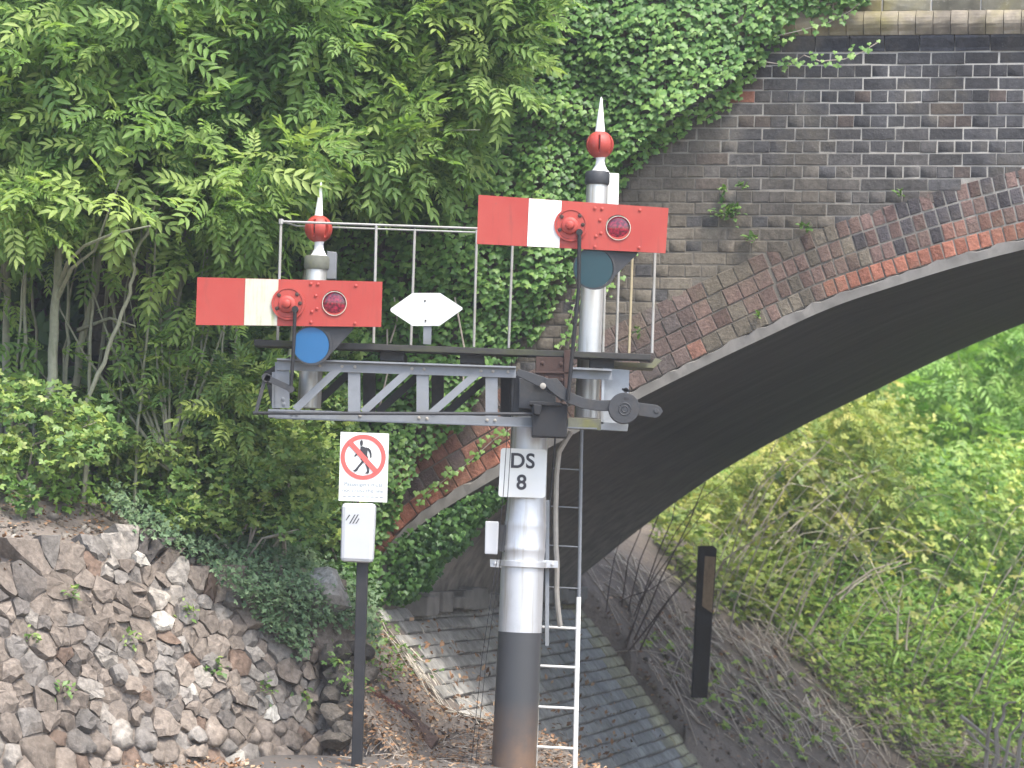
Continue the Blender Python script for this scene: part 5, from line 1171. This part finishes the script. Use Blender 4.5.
shrub('hazel_shrub', 'shaded shrub behind the left end of the signal platform', 'shrub', [(185, 330), (350, 320), (352, 440), (250, 440), (190, 430)], 18.5, 19.1, 120, 60, .052, 'shrub_leaf', TRI, tint=.36, nrm=(0, -.6, .8), cj=.2)
# dark undergrowth on the hill
q = sample_poly([(-80, -120), (640, -120), (640, 300), (400, 560), (-80, 520)], 5200); g = ground_hit(q, 18.5)
g = g[g[:, 1] > 19.2]
if len(g):
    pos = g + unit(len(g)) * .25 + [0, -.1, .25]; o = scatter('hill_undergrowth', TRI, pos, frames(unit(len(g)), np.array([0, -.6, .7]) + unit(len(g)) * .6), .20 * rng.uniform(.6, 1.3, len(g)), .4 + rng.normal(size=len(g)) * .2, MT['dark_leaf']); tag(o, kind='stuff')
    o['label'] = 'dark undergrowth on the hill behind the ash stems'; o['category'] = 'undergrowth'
hC = []
for i in range(260):
    x_ = random.uniform(-7.5, -1.9); y_ = random.uniform(20.6, 24.5); g_ = float(G(x_, y_)); hC.append((x_, y_, random.uniform(g_, g_ + 2.6)))
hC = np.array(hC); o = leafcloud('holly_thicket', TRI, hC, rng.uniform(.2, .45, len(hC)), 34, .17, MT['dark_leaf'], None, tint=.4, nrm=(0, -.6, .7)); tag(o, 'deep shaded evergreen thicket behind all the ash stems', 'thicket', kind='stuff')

# ---- ground cover, litter, sticks
def cover(name, poly, n_, size, mat, T, tint, lift=.03, tj=.16, nrm=(.2, -.5, .8), nj=.5, y0=15.2, off=(0, 0, 0), lab=None, cat=None, hgt=0.):
    q = sample_poly(poly, n_); g = ground_hit(q, y0)
    if not len(g): return None
    pos = g + np.c_[rng.normal(size=(len(g), 2)) * .02, rng.uniform(0, lift, len(g)) + hgt * rng.random(len(g)) ** 1.5] + off
    d = unit(len(g)) * [1, 1, .45] + [0, 0, -.15]
    o = scatter(name, T, pos, frames(d, np.array(nrm) + unit(len(g)) * nj), size * rng.uniform(.55, 1.35, len(g)), tint + rng.normal(size=len(g)) * tj, MT[mat]); tag(o, lab, cat, kind='stuff'); return o
cover('ground_cover', [(84, 508), (120, 488), (200, 508), (330, 540), (362, 600), (358, 660), (345, 640), (300, 632), (285, 668), (250, 640), (222, 606), (190, 572), (130, 545)], 7500, .038, 'cover_leaf', TRI, .62, .08, off=(.12, -.17, .02), hgt=.06, lab='bluish green creeping cover spilling over the wall end', cat='ground cover')
cover('bank_weeds', [(20, 470), (130, 462), (200, 498), (110, 515), (60, 520)], 900, .05, 'weed_leaf', TRI, .3, .05, hgt=.12, lab='thin weeds on the bare soil above the stone wall', cat='weeds')
cover('soil_litter', [(-20, 490), (120, 490), (220, 560), (230, 600), (100, 560), (-20, 575)], 900, .035, 'litter_leaf', QUAD, .4, .02, nrm=(0, 0, 1), off=(.0, 0, .01), lab='dead leaves on the soil above the stone wall', cat='dead leaves')
cover('leaf_litter', [(130, 762), (215, 745), (345, 738), (350, 700), (372, 640), (400, 615), (432, 655), (492, 716), (560, 722), (605, 742), (690, 778), (130, 790)], 7500, .036, 'litter_leaf', QUAD, .45, .025, nrm=(0, -.15, 1), nj=.45, tj=.28, lab='brown leaf litter round the foot of the signal', cat='dead leaves')
cover('wall_end_weeds', [(330, 610), (395, 598), (415, 640), (440, 690), (400, 680), (372, 700), (334, 700)], 700, .04, 'shrub_leaf', TRI, .45, .05, hgt=.08, lab='low weeds at the near corner of the paved apron', cat='weeds')
cover('post_ivy', [(330, 548), (400, 560), (412, 600), (380, 620), (352, 618), (335, 600)], 1000, .05, 'ivy_leaf', IVY, .35, .10, hgt=.25, off=(0, -.1, 0), lab='ivy growing on the ground behind the phone box', cat='ivy')
def apron_litter(n_, mat, size, T, tint, lab):
    t = rng.uniform(0, 1, n_) ** .6 * 1.5; c = rng.uniform(-.1, BW, n_) * rng.uniform(.2, 1, n_); pos = LW(np.c_[A0 + SD[0] * t + .03, c, .87 + SD[2] * t + .03])
    nn = np.array([.6, -.25, .75]) + unit(n_) * .3; o = scatter('dead_leaves', T, pos, frames(unit(n_), nn), size * rng.uniform(.5, 1.3, n_), tint + rng.normal(size=n_) * .25, MT[mat]); tag(o, lab, 'dead leaves', kind='stuff')
apron_litter(420, 'litter_leaf', .05, QUAD, .4, 'dead leaves scattered over the paved apron')
def sticks(name, poly, n_, ln, rad, mat, lab, cat, dirf, y0=15.2, lift=.02, tilt=.25):
    q = sample_poly(poly, n_); g = ground_hit(q, y0); V = []; Fc = []; k = 0
    for p in g:
        L_ = random.uniform(*ln); an = dirf() ; e = 0.06; sx = (float(G(p[0] + e, p[1])) - float(G(p[0] - e, p[1]))) / (2 * e); sy = (float(G(p[0], p[1] + e)) - float(G(p[0], p[1] - e))) / (2 * e)
        dx, dy = math.cos(an), math.sin(an); d = np.array([dx, dy, np.clip(sx * dx + sy * dy, -1.2, 1.2) + random.gauss(0, tilt)]); d /= np.linalg.norm(d); r_ = random.uniform(*rad)
        a = np.cross(d, [0, 0, 1.]); a /= np.linalg.norm(a); b = np.cross(d, a); c0 = p + [0, 0, r_ + random.random() * lift] - d * L_ / 2; bend = b * random.gauss(0, .06) * L_
        for t, rr in ((0, 1.), (.5, .85), (1., .55)):
            for j in range(3): th = j * 2.0944; V.append(c0 + d * L_ * t + bend * (t * (1 - t) * 4) + r_ * rr * (a * math.cos(th) + b * math.sin(th)))
        for s_ in (0, 3):
            for j in range(3): Fc.append((k + s_ + j, k + s_ + (j + 1) % 3, k + s_ + 3 + (j + 1) % 3, k + s_ + 3 + j))
        k += 9
    o = link(name, fast_mesh(name, np.array(V), np.array(Fc), MT[mat])); tag(o, lab, cat, kind='stuff'); return o
sticks('dead_stalks', [(396, 622), (420, 630), (470, 680), (500, 716), (470, 722), (430, 700), (400, 660)], 420, (.15, .5), (.003, .006), 'straw', 'pale dead stalks lying along the near edge of the apron', 'dead stalks', lambda: random.gauss(-.1, .35), lift=.05)
sticks('twig_litter', [(345, 745), (500, 735), (600, 745), (660, 770), (345, 775)], 160, (.06, .22), (.002, .004), 'cane', 'small twigs in the leaf litter by the ladder', 'twigs', lambda: random.uniform(0, 3.14))
sticks('fallen_sticks', [(585, 575), (660, 590), (700, 618), (790, 640), (880, 660), (1000, 740), (1030, 775), (760, 775), (690, 720), (640, 660)], 640, (.15, 1.0), (.003, .010), 'cane', 'grey brown fallen sticks strewn over the far earth bank', 'sticks', lambda: random.gauss(-.35, .6), y0=24.8, lift=.06)
sticks('pale_sticks', [(590, 560), (640, 570), (740, 610), (860, 640), (900, 700), (1000, 760), (800, 760), (680, 660)], 420, (.1, .6), (.004, .010), 'straw', 'pale dry stems scattered on the far earth bank', 'dry stems', lambda: random.gauss(-.4, .7), y0=24.8, lift=.08)
cover('bank_litter', [(585, 590), (700, 610), (900, 690), (1030, 760), (1030, 778), (720, 778), (620, 660)], 4500, .05, 'litter_leaf', QUAD, .3, .03, nrm=(0, -.2, 1), tj=.25, y0=24.8, lab='dead leaves and crumbs on the far earth bank', cat='dead leaves')

# ---- beyond the arch
shrub('bramble_thicket', 'yellowish bramble thicket seen through the arch left of the ash', 'bramble', [(640, 505), (700, 470), (770, 425), (850, 380), (905, 375), (925, 450), (915, 560), (860, 610), (770, 590), (720, 560), (670, 545)], 28.5, 31.5, 250, 62, .072, 'bramble_leaf', TRI, rad=(.10, .34), tint=.5, cj=.28, tj=.2, nrm=(.3, -.4, .9), stems=14)
shrub('dog_rose_bush', 'feathery green bush rising out of the middle of the bramble thicket', 'bush', [(700, 500), (790, 440), (870, 400), (900, 480), (860, 560), (760, 560)], 28, 29.5, 90, 16, .17, 'bramble_leaf', COMP, rad=(.12, .3), tint=.42, cj=.2, nrm=(.3, -.4, .9), stems=8)
shrub('bright_bush', 'fresh green bush under the foot of the arch curve behind the dark canes', 'bush', [(598, 560), (640, 515), (700, 480), (715, 520), (690, 560), (640, 570)], 30, 33, 70, 50, .075, 'weed_leaf', TRI, rad=(.12, .3), tint=.5, nrm=(.3, -.4, .9))
shrub('far_ash_tree', 'bright young ash seen through the arch at the right edge', 'ash tree', [(880, 385), (1000, 325), (1060, 300), (1060, 560), (1000, 570), (945, 520), (915, 450)], 31.5, 34.5, 150, 20, .27, 'bright_leaf', COMP, rad=(.15, .4), tint=.5, cj=.16, nrm=(.3, -.4, .9), stems=10)
shrub('buddleia_bush', 'loose pale green bush low at the right edge', 'bush', [(890, 470), (1060, 440), (1060, 660), (930, 640), (880, 610)], 28.5, 31, 180, 50, .08, 'weed_leaf', TRI, rad=(.15, .35), tint=.45, cj=.22, nrm=(.3, -.4, .9), stems=8)
fc = []
for i in range(640):
    p = P(random.uniform(560, 1330), random.uniform(270, 640), random.uniform(35.5, 40)); fc.append(p)
o = leafcloud('far_hedge', TRI, np.array(fc), rng.uniform(.3, .7, len(fc)), 60, .13, MT['bright_leaf'], None, tint=.45, nrm=(.3, -.4, .9), cj=.2); tag(o, 'mass of green hedge at the back of the view through the arch', 'hedge', kind='stuff')
cover('bank_plants', [(770, 630), (850, 600), (940, 600), (1040, 590), (1040, 778), (925, 778), (860, 735), (800, 680)], 6800, .07, 'weed_leaf', TRI, .58, .05, tj=.25, y0=24.8, hgt=.42, nrm=(.2, -.4, 1), lab='low leafy plants covering the bottom right of the bank', cat='low plants')
cover('willowherb', [(780, 620), (860, 575), (940, 580), (1040, 560), (1040, 770), (940, 740), (850, 690)], 2600, .17, 'bright_leaf', BLADE, .5, .05, tj=.25, y0=25, hgt=.75, nrm=(.2, -.7, .6), lab='tall narrow leaved plants standing over the low plants at the right', cat='willowherb')
cover('bank_grass', [(650, 540), (760, 570), (850, 600), (800, 650), (740, 630), (690, 600)], 2200, .09, 'bramble_leaf', TRI, .4, .05, tj=.2, y0=26, hgt=.5, nrm=(.2, -.4, 1), lab='tangled low bramble behind the timber post', cat='undergrowth')
cover('scrub', [(1020, 330), (1330, 250), (1330, 775), (1035, 775)], 5200, .16, 'weed_leaf', TRI, .45, .1, tj=.2, y0=24.8, hgt=.7, nrm=(.2, -.4, 1), lab='leafy scrub running on along the bank to the right', cat='scrub')
cover('single_weeds', [(630, 640), (700, 640), (800, 690), (860, 760), (760, 770), (680, 700)], 420, .085, 'weed_leaf', TRI, .6, .04, y0=24.8, hgt=.10, lab='scattered bright seedlings on the bare earth bank', cat='seedlings')
def crumbs(name, poly, n_, r0, r1, mat, lab, cat, y0=15.2):
    q = sample_poly(poly, n_); g = ground_hit(q, y0); ico = np.array([(0, 0, 1), (.9, 0, .3), (.3, .85, .3), (-.75, .5, .3), (-.75, -.5, .3), (.3, -.85, .3), (0, 0, -.7)]); tf = np.array([(0, 1, 2), (0, 2, 3), (0, 3, 4), (0, 4, 5), (0, 5, 1), (6, 2, 1), (6, 3, 2), (6, 4, 3), (6, 5, 4), (6, 1, 5)])
    n_ = len(g); sc = rng.uniform(r0, r1, n_) ; V = ico[None] * sc[:, None, None] * rng.uniform(.6, 1.3, (n_, 7, 1)) * rng.uniform(.6, 1.2, (n_, 1, 3)); V = np.einsum('nij,nkj->nki', frames(unit(n_), unit(n_)), V) + g[:, None]
    b = rng.uniform(.6, 1.3, n_); pal = np.array([(.15, .125, .10), (.20, .185, .165), (.10, .085, .07), (.28, .26, .23)])[rng.integers(0, 4, n_)] * b[:, None]
    o = link(name, fast_mesh(name, V.reshape(-1, 3), (np.arange(n_)[:, None, None] * 7 + tf[None]).reshape(-1, 3), mat, col=np.repeat(pal, 7, 0))); tag(o, lab, cat, kind='stuff')
crumbs('earth_crumbs', [(585, 585), (700, 605), (900, 690), (1030, 770), (700, 778), (620, 670)], 1500, .01, .05, MT['stone_joined'], 'crumbs of earth and small stones on the far bank', 'earth crumbs', 24.8)
crumbs('wall_rubble', [(0, 500), (120, 505), (190, 545), (215, 580), (120, 556), (0, 586)], 420, .008, .045, MT['stone_joined'], 'small rubble on the soil above the stone wall', 'rubble')
crumbs('gravel', [(120, 762), (345, 738), (372, 650), (400, 640), (480, 720), (690, 778), (120, 790)], 700, .006, .02, MT['stone_joined'], 'small gravel mixed in the leaf litter', 'gravel')
def canes(label, lst, mat, Y_, wpx, group):
    b0 = P(lst[0][0][0], lst[0][0][1], Y_); t_ = thing('dead_cane_clump', label, 'dead canes', tuple(b0), 0, group)
    for pts_ in lst:
        dY = random.uniform(-.5, .5); pw = [P(x, y, Y_ + dY) for x, y in pts_]; r_ = wpx / 2 * (Y_ / F) * random.uniform(.7, 1.2); mid_ = [pw[0]] 
        for i in range(len(pw) - 1): mid_ += [(pw[i] + pw[i + 1]) / 2 + np.array([random.gauss(0, .012), 0, random.gauss(0, .012)]), pw[i + 1]]
        m_ = MB(); m_.tube(mid_, list(np.linspace(r_, r_ * .35, len(mid_))), 5); m_.build('cane', MT[mat], t_, b0)
canes('dark thin canes fanning up right of the ladder', [[(622, 645), (640, 560), (668, 490), (700, 440)], [(626, 648), (655, 570), (700, 500), (735, 470)], [(630, 645), (640, 600), (676, 548), (712, 500)], [(618, 640), (628, 560), (650, 500)], [(628, 652), (668, 600), (704, 560)], [(606, 612), (614, 560), (622, 535)], [(612, 606), (650, 590), (690, 562)], [(634, 640), (660, 580), (690, 520), (720, 440)], [(624, 648), (645, 590), (672, 520), (684, 470)], [(640, 650), (662, 610), (690, 575)]], 'darkcane', 25.6, 2.0, 'dead canes beyond the arch')
canes('pinkish dry canes leaning right behind the timber post', [[(722, 640), (740, 560), (790, 480), (830, 440)], [(730, 630), (744, 580), (765, 530), (772, 500)], [(760, 650), (790, 580), (830, 520), (850, 490)], [(778, 660), (800, 600), (840, 548), (880, 500)], [(716, 600), (735, 560), (790, 510), (820, 500)], [(790, 640), (812, 580), (836, 530)], [(700, 610), (724, 560), (756, 540), (800, 530)], [(800, 650), (830, 600), (872, 570), (905, 560)]], 'cane', 26.8, 3.0, 'dead canes beyond the arch')
canes('pale straight stalks standing in the bramble near the right', [[(897, 640), (899, 600), (901, 566)], [(906, 650), (910, 610)], [(840, 600), (870, 575), (912, 562)], [(760, 560), (800, 520), (850, 480), (880, 470)], [(745, 600), (790, 560), (840, 540)]], 'straw', 27.5, 2.4, 'dead canes beyond the arch')
canes('wilted brown stalks at the bottom right corner', [[(990, 778), (996, 730), (1004, 706), (1016, 702)], [(1000, 778), (1010, 735), (1024, 712)], [(985, 775), (988, 735), (994, 712)], [(1014, 778), (1020, 740), (1030, 720)], [(960, 716), (990, 740), (1024, 762)], [(966, 730), (1000, 760)]], 'cane', 24.5, 5.5, 'dead canes beyond the arch')
# arching bramble runners with small leaves, loose against the thicket
br = thing('bramble_runners', 'loose arching bramble runners with sparse yellow leaves in front of the thicket', 'bramble', tuple(P(760, 640, 26.6)))
b0 = P(760, 640, 26.6); PL = []
for i in range(44):
    x0 = random.uniform(690, 1000); y0 = 560 + (x0 - 690) * .27 + random.uniform(-10, 70); L_ = random.uniform(70, 190); hgt_ = random.uniform(50, 150); sg = random.choice((1, 1, 1, -1)); Yb_ = random.uniform(25.8, 28.2)
    if x0 < 760 and sg < 0: sg = 1
    pts_ = []
    for k in range(8):
        t = k / 7; xx = x0 + sg * L_ * t; yy = y0 - hgt_ * math.sin(t * 2.3) / 1.0 * (1 if t < .7 else 1)
        pts_.append(P(xx, yy, Yb_ - .3 * t))
    m_ = MB(); m_.tube(pts_, list(np.linspace(.0065, .002, 8)), 4, caps=False); m_.build('runner', MT['straw'] if i % 3 else MT['cane'], br, b0)
    for k in range(1, 8):
        for _ in range(random.choice((1, 2, 4, 5))): PL.append(pts_[k] + np.array([random.gauss(0, .05), random.gauss(0, .05), random.gauss(0, .05)]))
PL = np.array(PL); o = scatter('leaves', TRI, PL, frames(unit(len(PL)) * [1, 1, .5] + [0, 0, -.2], np.array([.3, -.5, .8]) + unit(len(PL)) * .5), .09 * rng.uniform(.6, 1.3, len(PL)), .55 + rng.normal(size=len(PL)) * .25, MT['bramble_leaf'], br, b0)

# ------------------------------------------------------------------ thin summer haze
def haze():
    me = bpy.data.meshes.new('haze'); x0, x1, y0, y1, z0, z1 = -26, 26, -6, 58, -2.2, 18
    me.from_pydata([(x, y, z) for x in (x0, x1) for y in (y0, y1) for z in (z0, z1)], [], [(0, 1, 3, 2), (4, 6, 7, 5), (0, 4, 5, 1), (2, 3, 7, 6), (0, 2, 6, 4), (1, 5, 7, 3)])
    m = bpy.data.materials.new('haze'); m.use_nodes = True; nt = m.node_tree; nt.nodes.clear(); o = nt.nodes.new('ShaderNodeOutputMaterial'); v = nt.nodes.new('ShaderNodeVolumePrincipled')
    v.inputs['Color'].default_value = (.94, .97, 1, 1); v.inputs['Density'].default_value = HAZE; v.inputs['Anisotropy'].default_value = .2; nt.links.new(v.outputs[0], o.inputs['Volume']); me.materials.append(m)
    tag(link('haze', me), kind='stuff')
HAZE = .0016
haze()
